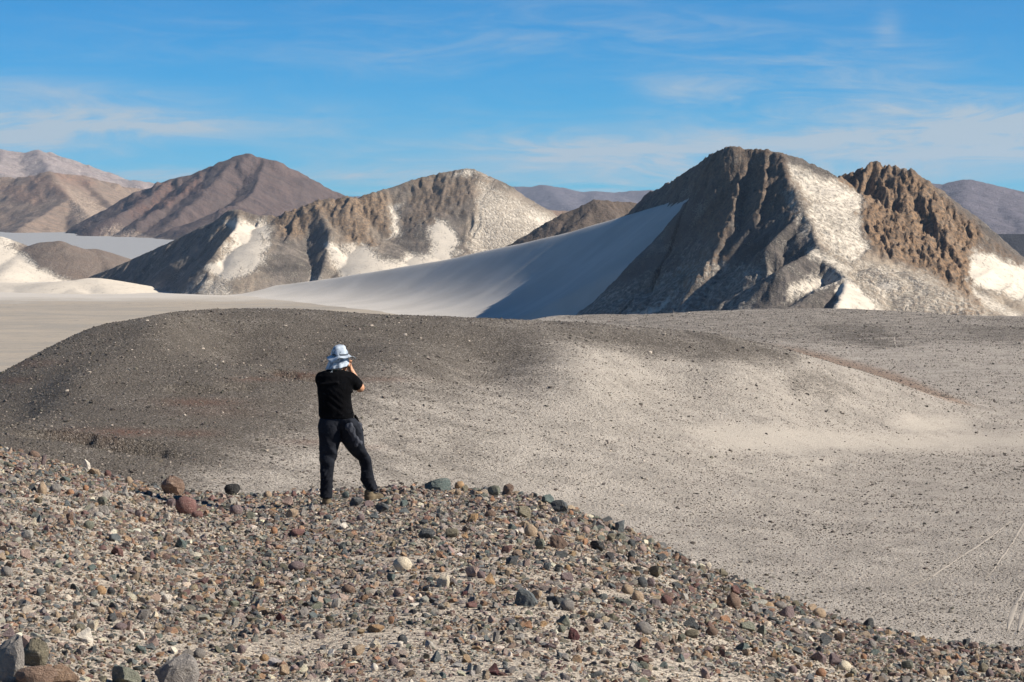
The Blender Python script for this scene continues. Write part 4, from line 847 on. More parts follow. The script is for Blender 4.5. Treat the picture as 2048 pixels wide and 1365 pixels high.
# ------------------------------------------------------------------ gravel as instanced stuff
def scatter(name, label, pos, scl, rot, colr, meshes, vid):
    lib = bpy.data.collections.new(name + '_shapes')
    for m in meshes: lib.objects.link(bpy.data.objects.new(name + '_shape', m))
    me = bpy.data.meshes.new(name); n = len(pos)
    me.vertices.add(n); me.vertices.foreach_set('co', pos.astype(np.float32).ravel())
    for an, a in (('scl', scl), ('rot', rot)):
        at = me.attributes.new(an, 'FLOAT_VECTOR', 'POINT'); at.data.foreach_set('vector', a.astype(np.float32).ravel())
    at = me.attributes.new('scol', 'FLOAT_COLOR', 'POINT'); at.data.foreach_set('color', np.c_[colr, np.ones(n)].astype(np.float32).ravel())
    at = me.attributes.new('vid', 'INT', 'POINT'); at.data.foreach_set('value', vid.astype(np.int32))
    o = link(bpy.data.objects.new(name, me)); o['kind'] = 'stuff'; o['label'] = label
    ng = bpy.data.node_groups.new(name, 'GeometryNodeTree'); ng.is_modifier = True
    ng.interface.new_socket('Geometry', in_out='INPUT', socket_type='NodeSocketGeometry'); ng.interface.new_socket('Geometry', in_out='OUTPUT', socket_type='NodeSocketGeometry')
    gi = ng.nodes.new('NodeGroupInput'); go = ng.nodes.new('NodeGroupOutput'); ip = ng.nodes.new('GeometryNodeInstanceOnPoints')
    ci = ng.nodes.new('GeometryNodeCollectionInfo'); ci.inputs['Collection'].default_value = lib; ci.inputs['Separate Children'].default_value = True; ci.inputs['Reset Children'].default_value = True
    def na(nm, t):
        q = ng.nodes.new('GeometryNodeInputNamedAttribute'); q.data_type = t; q.inputs['Name'].default_value = nm; return [s for s in q.outputs if s.enabled and s.name == 'Attribute'][0]
    ng.links.new(gi.outputs[0], ip.inputs['Points']); ng.links.new(ci.outputs[0], ip.inputs['Instance']); ip.inputs['Pick Instance'].default_value = True
    ng.links.new(na('vid', 'INT'), ip.inputs['Instance Index']); ng.links.new(na('rot', 'FLOAT_VECTOR'), ip.inputs['Rotation']); ng.links.new(na('scl', 'FLOAT_VECTOR'), ip.inputs['Scale'])
    ng.links.new(ip.outputs[0], go.inputs[0])
    md = o.modifiers.new('scatter', 'NODES'); md.node_group = ng
    return o
PALC = np.array([COL[n] for n in PN]); PALC = PALC * .62 + PALC.mean(1, keepdims=True) * .38 * np.array([[1.06, 1, .92]])
def pick_cols(n, k=1., jit=.18):
    i = RNG.choice(len(PN), n, p=PW); c = PALC[i] * k; c = c * RNG.uniform(1 - jit, 1 + jit, (n, 1)) * RNG.uniform(.95, 1.05, (n, 3)); return c
def grit_on_slope(n, smin, smax_, power, margin=.0):
    """sizes in metres, spread over the slope so the near part gets more pebbles per pixel row"""
    px = RNG.uniform(-350, 2400, n); t = RNG.uniform(0, 1, n)
    Y = 8.5 + (34.5 - 8.5) * t ** .85
    x = (px - 1024) / F * Y
    return px, Y, x
SMALL = [rock_mesh('pebble', 400 + i, 1, 7, 0, M_grit) for i in range(12)] + [rock_mesh('pebble', 430 + i, 2, 13, 0, M_grit) for i in range(8)]
N1 = 270000
px, Y, x = grit_on_slope(N1, 0, 0, 0)
s = .0072 * (RNG.pareto(1.65, N1) * .8 + 1) ; s = np.where(s > .044, .0072 * RNG.uniform(1, 4, N1), s) * (Y / 20) ** .6 * (1 + .35 * sstep(850, 1250, px) * sstep(16, 24, Y))
clump = fbm(x / .8, Y / .8, 140, 3); keep = RNG.uniform(0, 1, N1) < np.clip(.84 + clump * .9, .2, 1); 
# leave the hollows round the big stones and the feet alone
z = ground_z(x, Y); PXs, PYs = topx(x, Y, z)
big = s * F / Y > 5
for (a, b, w, h) in TK[:len(STONES)]:
    keep &= ~(big & (np.abs(PXs - a) < w * .5 + 3) & (PYs > b - h * .2) & (PYs < b + h * .5 + 12))
keep &= ~((s > .03) & (PXs > 630) & (PXs < 765) & (PYs > 995) & (PYs < 1030))
x, Y, s, z = x[keep], Y[keep], s[keep], z[keep]; n = len(x)
flat = RNG.uniform(.35, .85, n); vid = np.where(s > .02, RNG.integers(12, 20, n), RNG.integers(0, 12, n))
pos = np.stack([x, Y, z + s * flat * .35], -1); scl = np.stack([s, s * RNG.uniform(.45, 1.0, n), s * flat], -1)
rot = np.stack([RNG.normal(0, .45, n), RNG.normal(0, .45, n), RNG.uniform(0, 6.28, n)], -1)
scatter('gravel', 'mixed red, grey, green and tan gravel covering the foreground slope', pos, scl, rot, pick_cols(n, 1.0), SMALL, vid)
# stones on the gravel hill and flats
N2 = 330000
px = RNG.uniform(-250, 2300, N2); Y = 140 + (690 - 140) * RNG.uniform(0, 1, N2) ** 1.25; x = (px - 1024) / F * Y
z = mid_z(x, Y); PXs, PYs = topx(x, Y, z); nz2 = fbm(x / 14, Y / 14, 93, 4)
dk = darkness(PXs, PYs, Y, nz2); sm = np.zeros(N2)
for p in [[(1380, 860), (1480, 850), (1750, 868), (2200, 862), (2200, 896), (1900, 898), (1600, 908), (1450, 900)], [(1770, 845), (1830, 830), (1900, 832), (1950, 860), (1880, 868), (1790, 862)]]:
    sm = np.maximum(sm, poly_mask(PXs + nz2 * 30, PYs + nz2 * 6, p, 12))
cl2 = fbm(x / 9, Y / 9, 150, 3)
keep = (RNG.uniform(0, 1, N2) < np.clip(.42 + .6 * dk + .5 * cl2, .05, 1) * (1 - .95 * sm)) & (Y < 684)
x, Y, z, dk = x[keep], Y[keep], z[keep], dk[keep]; n = len(x)
s = np.clip(.05 * (RNG.pareto(3.2, n) * .7 + 1), .05, .22) * (Y / 230) ** .45
flat = RNG.uniform(.4, .8, n)
c = np.array([.085, .075, .065])[None] * RNG.uniform(.5, 1.5, (n, 1)) * RNG.uniform(.93, 1.07, (n, 3))
lightm = RNG.uniform(0, 1, n) < .10; c[lightm] = np.array([.34, .30, .26]) * RNG.uniform(.6, 1.2, (lightm.sum(), 1))
pos = np.stack([x, Y, z + s * flat * .3], -1); scl = np.stack([s, s * RNG.uniform(.6, 1.1, n), s * flat], -1)
rot = np.stack([RNG.uniform(-.3, .3, n), RNG.uniform(-.3, .3, n), RNG.uniform(0, 6.28, n)], -1)
scatter('gravel', 'dark stones strewn over the gravel hill and sandy flats', pos, scl, rot, c, SMALL[:12], RNG.integers(0, 12, n))

# ------------------------------------------------------------------ person
def surface_nets(f, lo, hi, h):
    """mesh of f < 0 by naive surface nets"""
    ax = [np.arange(lo[i], hi[i] + h, h) for i in range(3)]
    G = np.meshgrid(*ax, indexing='ij'); v = f(*[g.astype(np.float32) for g in G]).astype(np.float32); s = v < 0
    nx, ny, nz = v.shape; cnt = np.zeros((nx - 1, ny - 1, nz - 1), np.int8)
    offs = [(i, j, k) for i in (0, 1) for j in (0, 1) for k in (0, 1)]
    sl = lambda a, o: a[o[0]:nx - 1 + o[0], o[1]:ny - 1 + o[1], o[2]:nz - 1 + o[2]]
    for o in offs: cnt += sl(s, o)
    act = np.argwhere((cnt > 0) & (cnt < 8)); idx = np.full(cnt.shape, -1, np.int64); idx[tuple(act.T)] = np.arange(len(act))
    cv = {o: v[act[:, 0] + o[0], act[:, 1] + o[1], act[:, 2] + o[2]] for o in offs}
    sm_ = np.zeros((len(act), 3)); n = np.zeros(len(act))
    for a in offs:
        for d in range(3):
            if a[d]: continue
            b = tuple(a[i] + (i == d) for i in range(3)); va, vb = cv[a], cv[b]; m = (va < 0) != (vb < 0)
            t = np.where(m, va / (va - vb + 1e-12), 0); p = np.array(a, float)[None] + t[:, None] * (np.array(b) - np.array(a))[None]
            sm_ += p * m[:, None]; n += m
    co = (act + sm_ / np.maximum(n, 1)[:, None]) * h + np.array(lo); faces = []
    for d in range(3):
        e, g = [(1, 2), (2, 0), (0, 1)][d]; A = [slice(1, -1)] * 3; A[d] = slice(0, -1); B = [slice(1, -1)] * 3; B[d] = slice(1, None)
        sa, sb = s[tuple(A)], s[tuple(B)]; q = np.argwhere(sa != sb); q2 = q.copy(); q2[:, e] += 1; q2[:, g] += 1
        def cell(de, dg):
            c = q2.copy(); c[:, e] -= de; c[:, g] -= dg; return idx[tuple(c.T)]
        quad = np.stack([cell(1, 1), cell(0, 1), cell(0, 0), cell(1, 0)], 1); fl = ~sa[tuple(q.T)]; quad[fl] = quad[fl][:, ::-1]; faces.append(quad)
    return co, np.concatenate(faces)
def smin(a, b, k):
    h = np.clip(.5 + .5 * (b - a) / k, 0, 1); return b + (a - b) * h - k * h * (1 - h)
def cap(x, y, z, a, b, r0, r1, flat=None):
    a = np.array(a, float); b = np.array(b, float); e = b - a; t = np.clip(((x - a[0]) * e[0] + (y - a[1]) * e[1] + (z - a[2]) * e[2]) / (e @ e), 0, 1)
    return np.sqrt((x - a[0] - t * e[0]) ** 2 + (y - a[1] - t * e[1]) ** 2 + (z - a[2] - t * e[2]) ** 2) - (r0 + (r1 - r0) * t)
def ell(x, y, z, c, r):
    k = np.sqrt(((x - c[0]) / r[0]) ** 2 + ((y - c[1]) / r[1]) ** 2 + ((z - c[2]) / r[2]) ** 2); return (k - 1) * min(r)
def loft(x, y, z, rows, endr=.02):
    """rows: (z, xmin, xmax, ymin, ymax), elliptical slices"""
    r = np.array(sorted(rows)); zc = np.clip(z, r[0, 0], r[-1, 0])
    g = lambda i: np.interp(zc, r[:, 0], r[:, i])
    x0, x1, y0, y1 = g(1), g(2), g(3), g(4); rx = (x1 - x0) / 2; ry = (y1 - y0) / 2
    qx = np.abs((x - (x0 + x1) / 2) / rx); qy = np.abs((y - (y0 + y1) / 2) / ry)
    k = (qx ** 2.4 + qy ** 2.4 + 1e-9) ** (1 / 2.4); d = (k - 1) * np.minimum(rx, ry)
    dz = np.maximum(r[0, 0] - z, z - r[-1, 0]); return np.maximum(d, dz)
PY_ = 26.4; MP = PY_ / F
KZ = MP / 3.592                                          # metres per enlarged photo pixel
def zx(v): return (v - 410) * KZ
def zz(v): return (1280 - v) * KZ
px0 = 560 + 410 / 3.592; gx = (px0 - 1024) * MP
foot_x = (560 + 330 / 3.592 - 1024) * MP
gz = float(ground_z(foot_x, PY_)); gz_photo = (HZ - (660 + 1280 / 3.592)) * MP
print('person ground', gz, gz_photo)
person = bpy.data.objects.new('person', None); link(person); person.location = (gx, PY_, gz_photo)
person['label'] = 'person seen from behind in grey sun hat and black clothes photographing the mountains'; person['category'] = 'person'
def cloth(name, base, base2, rough=.85, nscale=14, bump=.012):
    m, T, b = new_mat(name, rough, .04); p = T.coord(); n1 = T.noise(p, nscale, 4, .6, .6); n2 = T.noise(p, 3.5, 3, .5, .8)
    T.l.new(T.mix(T.ramp(n2, .35, .65), C4(base), C4(base2)), b.inputs['Base Color'])
    T.l.new(T.bump(T.math('ADD', n1, T.math('MULTIPLY', n2, 2)), bump, .8), b.inputs['Normal']); return m
M_shirt = cloth('black_shirt_fabric', (.003, .003, .0036), (.005, .005, .006), .95)
M_trs = cloth('charcoal_trouser_fabric', (.012, .013, .017), (.019, .021, .027), .9)
M_pocket = cloth('grey_trouser_fabric', (.042, .045, .055), (.062, .065, .078), .9, 40)
M_hat = cloth('pale_grey_hat_fabric', (.36, .41, .47), (.43, .48, .54), .9, 30, .006)
nt_ = NT(M_hat.node_tree); b_ = [n for n in M_hat.node_tree.nodes if n.type == 'BSDF_PRINCIPLED'][0]
old = b_.inputs['Base Color'].links[0].from_socket
nt_.l.new(nt_.mix(nt_.ramp(nt_.noise(nt_.coord(), 16, 3, .5, .8), .50, .58, 0, .75), old, C4((.13, .16, .20))), b_.inputs['Base Color'])
M_hatd = cloth('dark_grey_hatband', (.05, .06, .075), (.08, .09, .11), .9)
M_skin, T_, b_ = new_mat('skin', .55, .4); T_.l.new(T_.mix(T_.ramp(T_.noise(T_.coord(), 30, 4), .3, .7), C4((.42, .20, .11)), C4((.50, .26, .15))), b_.inputs['Base Color'])
M_hair = cloth('dark_hair', (.03, .02, .015), (.05, .035, .025), .7, 120, .004)
M_boot = cloth('tan_boot_leather', (.10, .078, .052), (.17, .135, .09), .8, 40, .006)
M_sole = cloth('dark_rubber_sole', (.03, .028, .026), (.05, .045, .04), .8, 40, .004)
M_blk, T_, b_ = new_mat('black_camera_plastic', .4, .5); b_.inputs['Base Color'].default_value = (.012, .012, .013, 1)
M_gls, T_, b_ = new_mat('camera_glass', .05, .8); b_.inputs['Base Color'].default_value = (.01, .012, .02, 1)
def skin_part(name, f, lo, hi, h, mat, parent):
    co, q = surface_nets(f, lo, hi, h); o = raw_mesh(name, co, q, None, mat); o.parent = parent
    return o
SHr = (zx(512), 0.0, zz(352)); ELr = (zx(566), .20, zz(425)); HAr = (zx(492), .235, zz(285)); 
SHl = (zx(302), 0.0, zz(352)); ELl = (zx(352), .24, zz(470)); HAl = (zx(455), .30, zz(275))
HD = (zx(424), .075, zz(208))
def hand(x, y, z, w, d, side):
    """palm at the wrist w pointing along d, four bent fingers that curl back round the camera, and a thumb"""
    w = np.array(w); d = np.array(d) / np.linalg.norm(d); lat = np.array([0, 1, 0]) - d * d[1]; lat /= np.linalg.norm(lat); nrm = np.cross(d, lat) * side
    pc = w + d * .045
    r = cap(x, y, z, w, w + d * .075, .026, .032)
    r = smin(r, cap(x, y, z, pc - lat * .022, pc + d * .035 + lat * .02, .019, .018), .012)
    for i, (o_, L) in enumerate([(-.030, .030), (-.010, .036), (.010, .034), (.028, .027)]):
        a = w + d * .078 + lat * o_; b = a + d * L * .9 + nrm * .010; c = b + d * L * .25 + nrm * L * .85; e = c - d * L * .35 + nrm * L * .4
        g = np.minimum(np.minimum(cap(x, y, z, a, b, .0098, .009), cap(x, y, z, b, c, .009, .0082)), cap(x, y, z, c, e, .0082, .0072)); r = smin(r, g, .004)
    a = w + d * .02 - lat * .028; b = a + d * .028 - lat * .022 + nrm * .014; c = b + d * .026 + nrm * .018
    return smin(r, np.minimum(cap(x, y, z, a, b, .012, .0105), cap(x, y, z, b, c, .0105, .009)), .006)
def body(x, y, z):
    X, Y, Z = HD
    d = ell(x, y, z, (X, Y, Z + .03), (.076, .097, .098)); d = smin(d, ell(x, y, z, (X, Y + .035, Z - .045), (.058, .062, .062)), .03)      # skull, jaw
    d = smin(d, cap(x, y, z, (X, Y + .092, Z + .012), (X, Y + .118, Z - .022), .007, .014), .012)                                        # nose
    d = smin(d, ell(x, y, z, (X, Y + .092, Z - .055), (.024, .010, .006)), .006); d = smin(d, ell(x, y, z, (X, Y + .09, Z - .068), (.02, .011, .006)), .006)
    d = smin(d, ell(x, y, z, (X, Y + .082, Z - .098), (.022, .02, .018)), .015)
    for s_ in (-1, 1):
        d = -smin(-d, ell(x, y, z, (X + s_ * .032, Y + .100, Z + .018), (.020, .016, .013)), .008)
        d = smin(d, ell(x, y, z, (X + s_ * .032, Y + .082, Z + .017), (.014, .012, .010)), .003)
        d = smin(d, ell(x, y, z, (X + s_ * .080, Y + .002, Z - .008), (.009, .019, .032)), .008)
    d = smin(d, cap(x, y, z, (X - .005, Y - .02, Z - .04), (zx(395), .0, zz(315)), .056, .064), .03)
    d = smin(d, cap(x, y, z, (zx(335), .01, zz(345)), (zx(480), .01, zz(345)), .06, .06), .05)
    d = smin(d, loft(x, y, z, [(zz(640), zx(300), zx(500), -.08, .12), (zz(480), zx(295), zx(490), -.08, .12), (zz(350), zx(290), zx(500), -.075, .11)]), .04)
    for sh, el_, ha, s_ in ((SHr, ELr, HAr, 1), (SHl, ELl, HAl, -1)):
        d = smin(d, cap(x, y, z, sh, el_, .056, .046), .03)
        wr = np.array(ha) - (np.array(ha) - np.array(el_)) * .18
        d = smin(d, cap(x, y, z, el_, wr, .045, .029), .02)
        d = smin(d, hand(x, y, z, wr, np.array(ha) - np.array(el_), -s_), .012)
    return d
bd = skin_part('body', body, (-.33, -.2, zz(650)), (.36, .48, 1.80), .0075, M_skin, person)
hair = skin_part('hair', lambda x, y, z: np.maximum(ell(x, y, z, (HD[0], HD[1] - .012, HD[2] + .022), (.084, .098, .112)), y - HD[1] - .03), (-.12, -.12, 1.4), (.16, .25, 1.8), .006, M_hair, bd)
def fold(x, y, z, k=1.):
    a = np.sin(z * 46 + 9 * np.sin(x * 9 + z * 5)) * .5 + np.sin(x * 38 - z * 21 + 3 * np.sin(z * 17)) * .5
    return a * .0035 * k * (.25 + .9 * np.clip(np.sin(x * 13 + 2.1) * np.sin(z * 11 + 1.3 + x * 6) + .15, 0, 1))
def shirt(x, y, z):
    rows = [(634, 284, 528, -.125, .15), (610, 276, 532, -.13, .155), (560, 275, 520, -.135, .155), (500, 274, 511, -.135, .15), (440, 268, 514, -.135, .145), (370, 264, 524, -.125, .13), (330, 268, 520, -.11, .12), (305, 290, 497, -.09, .10), (288, 335, 455, -.065, .075)]
    d = loft(x, y, z, [(zz(a), zx(b), zx(c), e, f) for a, b, c, e, f in rows])
    for sh, el_, t in ((SHr, ELr, .70), (SHl, ELl, .72)):
        sh = np.array(sh); el_ = np.array(el_); e = sh + (el_ - sh) * t; ax = (el_ - sh) / np.linalg.norm(el_ - sh)
        c = cap(x, y, z, sh, sh + (el_ - sh) * 1.2, .070, .066)
        c = np.maximum(c, (x - e[0]) * ax[0] + (y - e[1]) * ax[1] + (z - e[2]) * ax[2])
        d = smin(d, c, .035)
    for (b0, b1) in (((zx(455), -.1, zz(470)), (zx(520), -.03, zz(440))), ((zx(440), -.12, zz(545)), (zx(515), -.05, zz(555))), ((zx(430), -.12, zz(600)), (zx(525), -.06, zz(590))), ((zx(300), -.12, zz(385)), (zx(420), -.13, zz(375)))):
        d = smin(d, cap(x, y, z, b0, b1, .010, .010), .02)
    return d + fold(x, y, z, 1.2)
sh_o = skin_part('shirt', shirt, (-.34, -.25, zz(650)), (.36, .36, 1.60), .007, M_shirt, person)
L_ = [(1208, 292, 372, -.085, .07), (1196, 287, 379, -.095, .08), (1160, 289, 377, -.09, .075), (1100, 290, 380, -.095, .08), (1040, 290, 383, -.098, .085), (985, 289, 388, -.09, .09), (930, 283, 402, -.095, .10), (860, 282, 418, -.11, .11), (805, 281, 434, -.12, .12), (740, 276, 440, -.13, .13), (680, 273, 450, -.13, .135), (635, 284, 470, -.12, .13)]
R_ = [(1176, 618, 682, .17, .32), (1160, 608, 691, .15, .335), (1135, 590, 688, .15, .33), (1090, 566, 671, .15, .31), (1040, 571, 661, .145, .30), (1000, 575, 654, .13, .29), (950, 556, 648, .10, .27), (905, 512, 634, .05, .24), (860, 474, 610, .0, .21), (805, 440, 602, -.06, .18), (740, 434, 597, -.10, .15), (680, 428, 580, -.125, .135), (635, 410, 540, -.12, .13)]
def trousers(x, y, z):
    g = lambda R: loft(x, y, z, [(zz(a), zx(b), zx(c), e, f) for a, b, c, e, f in R])
    d = smin(g(L_), g(R_), .018)
    msk = np.clip(np.sin(z * 13 + x * 9) * np.sin(x * 21 + y * 8 + z * 5) + .35, 0, 1)
    low_ = np.clip((zz(1000) - z) / .12, 0, 1)
    st = np.sin(z * 95 + 5 * np.sin(x * 26) + y * 14) * .004 * (.35 + low_)
    st += .006 * np.sin((z + .6 * x) * 42 + 2 * np.sin(y * 20)) * np.exp(-((z - zz(930)) / .10) ** 2)
    st += .004 * np.sin(z * 30 + x * 44)
    return d + st * (.25 + .75 * msk)
tr = skin_part('trousers', trousers, (-.28, -.24, zz(1225)), (.50, .42, zz(625)), .0065, M_trs, person)
def pocket(x, y, z):
    d = cap(x, y, z, (zx(505), -.095, zz(690)), (zx(553), .0, zz(805)), .052, .056)
    d = smin(d, cap(x, y, z, (zx(560), -.02, zz(690)), (zx(572), .04, zz(800)), .045, .042), .03)
    return d + .003 * np.sin(z * 60 + x * 70) + .003 * np.sin(x * 120 - z * 30)
skin_part('pocket', pocket, (0, -.2, zz(880)), (.34, .16, zz(630)), .0065, M_pocket, tr)
pouch = skin_part('hip_strap', lambda x, y, z: cap(x, y, z, (zx(540), .03, zz(622)), (zx(582), .09, zz(728)), .016, .024) + 0 * x, (.1, -.1, zz(760)), (.34, .2, zz(600)), .006, M_shirt, person)
def boot(parent, heel, toe, hgt):
    h = np.array(heel, float); t = np.array(toe, float); ax = (t - h); ln = np.linalg.norm(ax[:2]); a = ax / ln
    def f(x, y, z):
        d = cap(x, y, z, h + (0, 0, hgt), h + (0, 0, .05), .048, .046)
        d = smin(d, cap(x, y, z, h + (0, 0, .048), h + a * (ln - .075) + (0, 0, .040), .044, .040), .03)
        d = smin(d, ell(x, y, z, tuple(t - a * .055 + np.array((0, 0, .04))), (.052, .058, .036)), .03)
        return np.maximum(d, .018 - (z - (h[2] + (t[2] - h[2]) * .5)) ) + .0015 * np.sin(z * 160)
    def fs(x, y, z):
        d = cap(x, y, z, h + (0, 0, .012) + a * -.008, t - a * .05 + (0, 0, .012), .044, .052)
        zr = z - (h[2] + (t[2] - h[2]) * np.clip(((x - h[0]) * a[0] + (y - h[1]) * a[1]) / ln, 0, 1))
        return np.maximum(np.maximum(d, -zr), zr - .026)
    lo = np.minimum(h, t) - .1; hi = np.maximum(h, t) + (.1, .1, hgt + .08)
    b = skin_part('boot', f, lo, hi, .006, M_boot, parent); skin_part('sole', fs, lo, hi, .005, M_sole, b)
    for k in range(4):
        lx = h + a * (.055 + k * .022) + np.array((0, 0, .115 - k * .014)); n = np.array((-a[1], a[0], 0))
        skin_part('lace', lambda x, y, z: cap(x, y, z, lx - n * .03, lx + n * .03, .0045, .0045), lx - .05, lx + .05, .003, M_hatd, b)
boot(person, (zx(338), -.03, zz(1282)), (zx(322), .22, zz(1282)), .10)
boot(person, (zx(630), .20, zz(1250)), (zx(722), .375, zz(1252)), .10)
# hat: crown, wavy brim, neck cape
hat = skin_part('hat', lambda x, y, z: np.maximum(ell(x, y, z, (HD[0] + .000, HD[1] - .005, HD[2] + .055), (.090, .112, .098)) + .007 * np.sin(x * 45 + 2 * np.sin(z * 38)) * np.sin(y * 34 + z * 26 + 1), HD[2] + .022 - z), (-.12, -.15, 1.5), (.18, .25, 1.85), .006, M_hat, person)
def sheet(name, rows, mat, parent, close=True, thick=.003):
    R = np.array(rows); nr, nc, _ = R.shape; i = np.arange(nr * nc).reshape(nr, nc)
    if close: q = np.stack([i[:-1], np.roll(i[:-1], -1, 1), np.roll(i[1:], -1, 1), i[1:]], -1).reshape(-1, 4)
    else: q = np.stack([i[:-1, :-1], i[:-1, 1:], i[1:, 1:], i[1:, :-1]], -1).reshape(-1, 4)
    o = raw_mesh(name, R.reshape(-1, 3), q, None, mat); o.parent = parent
    sd = o.modifiers.new('thick', 'SOLIDIFY'); sd.thickness = thick; sd.offset = 0; return o
A_ = np.linspace(0, 2 * np.pi, 97)[:-1]                                     # 0 = right (+x), pi/2 = forward (+y)
rows = []
for t in np.linspace(0, 1, 10):
    right = np.cos(A_) * .5 + .5
    R_out = .155 + .014 * np.cos(A_) + .008 * np.cos(3 * A_ + .6)
    rr_ = .086 + (R_out - .086) * t; dz = -(.020 + .022 * np.cos(2 * A_) * .0 + .018 * np.sin(3 * A_ + 1.2) + .012 * np.sin(5 * A_)) * t - .028 * t * t * (1 - right)
    rows.append(np.stack([HD[0] + rr_ * np.cos(A_), HD[1] - .005 + rr_ * 1.12 * np.sin(A_), HD[2] + .034 + dz + .004 * np.sin(A_ * 7) * t], -1))
sheet('brim', rows, M_hat, hat)
B_ = np.linspace(np.pi * .86, np.pi * 2.02, 60); rows = []
for t in np.linspace(0, 1, 14):
    w = (B_ - B_[0]) / (B_[-1] - B_[0]); drop = .150 - .062 * w ** 2.2
    rr_ = .092 + .020 * t + .030 * t * (1 - w) + .006 * np.sin(B_ * 9 + 1) * t
    rows.append(np.stack([HD[0] - .012 * t + rr_ * np.cos(B_) , HD[1] - .02 + rr_ * 1.0 * np.sin(B_) - .01 * t, HD[2] + .030 - drop * t + 0 * B_], -1))
sheet('neck_cape', rows, M_hat, hat, close=False)
rows = []
for t in np.linspace(0, 1, 4):
    rows.append(np.stack([HD[0] + (.0925 - .001 * t) * np.cos(A_), HD[1] - .005 + (.1145 - .001 * t) * np.sin(A_), HD[2] + .036 + .016 * t + 0 * A_], -1))
sheet('hatband', rows, M_hatd, hat)
# shirt logo: a small crossed mark under the collar
m_lg, T_, b_ = new_mat('grey_print'); b_.inputs['Base Color'].default_value = (.22, .25, .28, 1)
def lg_y(x, z):
    ys = np.linspace(-.25, 0, 300); v = shirt(np.full(300, x), ys, np.full(300, z)); return ys[np.argmax(v < 0)] - .0015
bm = bmesh.new(); cx, cz = zx(376), zz(297)
for (a, b) in [((-.013, -.009), (.012, .009)), ((-.010, .009), (.008, -.008)), ((.002, .010), (.013, .010))]:
    a = np.array(a); b = np.array(b); e = (b - a) / np.linalg.norm(b - a); n = np.array((-e[1], e[0])) * .0018; pv_ = None
    for t in np.linspace(0, 1, 7):
        c = a + (b - a) * t; vs = [bm.verts.new((cx + c[0] + s_ * n[0], lg_y(cx + c[0] + s_ * n[0], cz + c[1] + s_ * n[1]), cz + c[1] + s_ * n[1])) for s_ in (-1, 1)]
        if pv_: bm.faces.new((pv_[0], vs[0], vs[1], pv_[1]))
        pv_ = vs
me = bpy.data.meshes.new('shirt_logo'); bm.to_mesh(me); bm.free(); me.materials.append(m_lg); link(bpy.data.objects.new('shirt_logo', me), sh_o)
# camera held to the face
kam = bpy.data.objects.new('camera_in_hands', None); link(kam); kam.name = 'photo_camera'; kam.location = (gx + HD[0] + .01, PY_ + HD[1] + .165, gz_photo + HD[2] + .01)
kam['label'] = 'black camera the person holds up to their face'; kam['category'] = 'camera'
def rbox(x, y, z, c, r, k):
    q = [np.abs(a - b) - (s_ - k) for a, b, s_ in zip((x, y, z), c, r)]
    return np.sqrt(sum(np.maximum(a, 0) ** 2 for a in q)) + np.minimum(np.maximum(np.maximum(q[0], q[1]), q[2]), 0) - k
skin_part('camera_body', lambda x, y, z: smin(smin(rbox(x, y, z, (0, 0, 0), (.068, .028, .044), .008), rbox(x, y, z, (0, 0, .05), (.026, .026, .022), .010), .008), rbox(x, y, z, (.056, .02, 0), (.016, .03, .042), .012), .008), (-.09, -.06, -.06), (.09, .07, .09), .004, M_blk, kam)
ln = skin_part('lens', lambda x, y, z: np.maximum(np.sqrt(x * x + (z + .004) ** 2) - np.where(y > .10, .040, .036), np.abs(y - .085) - .06), (-.06, .01, -.06), (.06, .16, .06), .004, M_blk, kam)
skin_part('glass', lambda x, y, z: ell(x, y, z, (0, .142, -.004), (.031, .008, .031)), (-.05, .12, -.05), (.05, .16, .05), .004, M_gls, ln)
skin_part('eyepiece', lambda x, y, z: rbox(x, y, z, (0, -.034, .045), (.016, .010, .012), .004), (-.03, -.06, .02), (.03, 0, .07), .003, M_blk, kam)

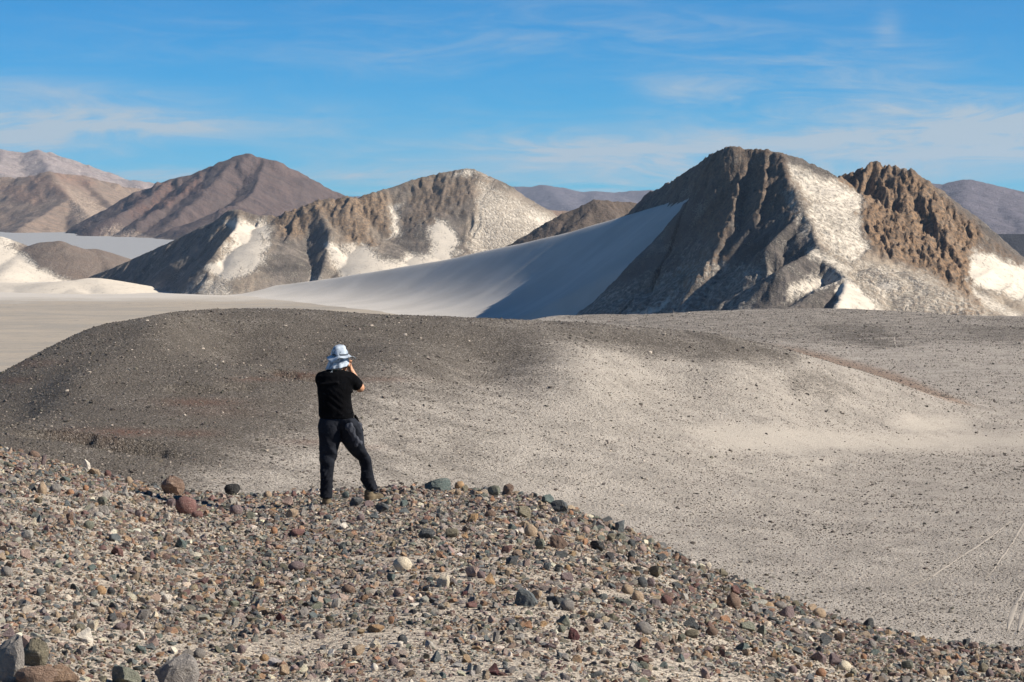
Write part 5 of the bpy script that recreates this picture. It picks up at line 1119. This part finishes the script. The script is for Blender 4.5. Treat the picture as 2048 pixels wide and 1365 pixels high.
# ------------------------------------------------------------------ tyre tracks on the flats
m_tr, T_, b_ = new_mat('pressed_sand'); p0 = T_.coord()
T_.l.new(T_.mix(T_.ramp(T_.noise(p0, 3.2, 3, .7), .35, .65), C4((.34, .30, .255)), C4((.27, .24, .205))), b_.inputs['Base Color'])
def on_mid(px, py):
    ys = np.linspace(150, 690, 1400); x = (px - 1024) / F * ys; z = mid_z(x, ys); q = HZ - F * z / ys
    i = np.argmax(q <= py); return x[i], ys[i]
def track(pts, w, label):
    c = np.array([on_mid(*p) for p in pts]); t = np.r_[0, np.cumsum(np.hypot(*np.diff(c, axis=0).T))]
    tt = np.arange(0, t[-1], 1.0); cx = np.interp(tt, t, c[:, 0]); cy = np.interp(tt, t, c[:, 1])
    k = np.ones(15) / 15; pad = lambda a: np.convolve(np.pad(a, 7, 'edge'), k, 'valid'); cx, cy = pad(cx), pad(cy)
    dx, dy = np.gradient(cx), np.gradient(cy); L = np.hypot(dx, dy) + 1e-6; nx, ny = -dy / L, dx / L
    offs = np.array([-1, -.6, 0, .6, 1]) * w / 2; hgt = np.array([-.06, .0, -.02, .0, -.06])
    jit = np.clip(.85 + .7 * fbm(tt / 9, tt * 0, 3, 3), .35, 1.1) * sstep(0, 12, tt) * sstep(0, 12, tt[-1] - tt) + .01
    X = cx[:, None] + nx[:, None] * offs[None] * jit[:, None]; Y = cy[:, None] + ny[:, None] * offs[None] * jit[:, None]
    Z = mid_z(X, Y) + hgt[None] + .03
    o = grid_mesh('tyre_track', X, Y, Z, {}, m_tr); o['kind'] = 'structure'; o['label'] = label
track([(2060, 1030), (2040, 1060), (2010, 1110), (1960, 1170)], .26, 'pale tyre track curving down the flats at right')
track([(2030, 1040), (1990, 1070), (1930, 1110), (1870, 1150), (1800, 1185)], .26, 'pale tyre track running diagonally over the flats')
track([(2060, 1165), (2035, 1200), (2020, 1235), (2012, 1275)], .5, 'left wheel rut at the right edge of the flats')
track([(2070, 1180), (2050, 1215), (2040, 1240), (2034, 1280)], .5, 'right wheel rut at the right edge of the flats')
track([(1788, 672), (1790, 690), (1800, 705), (1820, 720), (1850, 745)], .45, 'short pale track on the flats behind the gravel hill')

# ------------------------------------------------------------------ air
bpy.ops.mesh.primitive_cube_add(size=1); hz = bpy.context.object; hz.name = 'haze'
hz.location = (0, 8300, 130); hz.scale = (27000, 17400, 500); hz['kind'] = 'stuff'; hz['label'] = 'thin blue desert haze'
m = bpy.data.materials.new('haze'); m.use_nodes = True; T_ = NT(m.node_tree); T_.n.clear()
pv = T_.new('ShaderNodeVolumePrincipled'); ou = T_.new('ShaderNodeOutputMaterial'); T_.l.new(pv.outputs[0], ou.inputs['Volume'])
pv.inputs['Color'].default_value = (.62, .78, 1, 1); pv.inputs['Density'].default_value = HAZE; pv.inputs['Anisotropy'].default_value = .2
hz.data.materials.append(m)
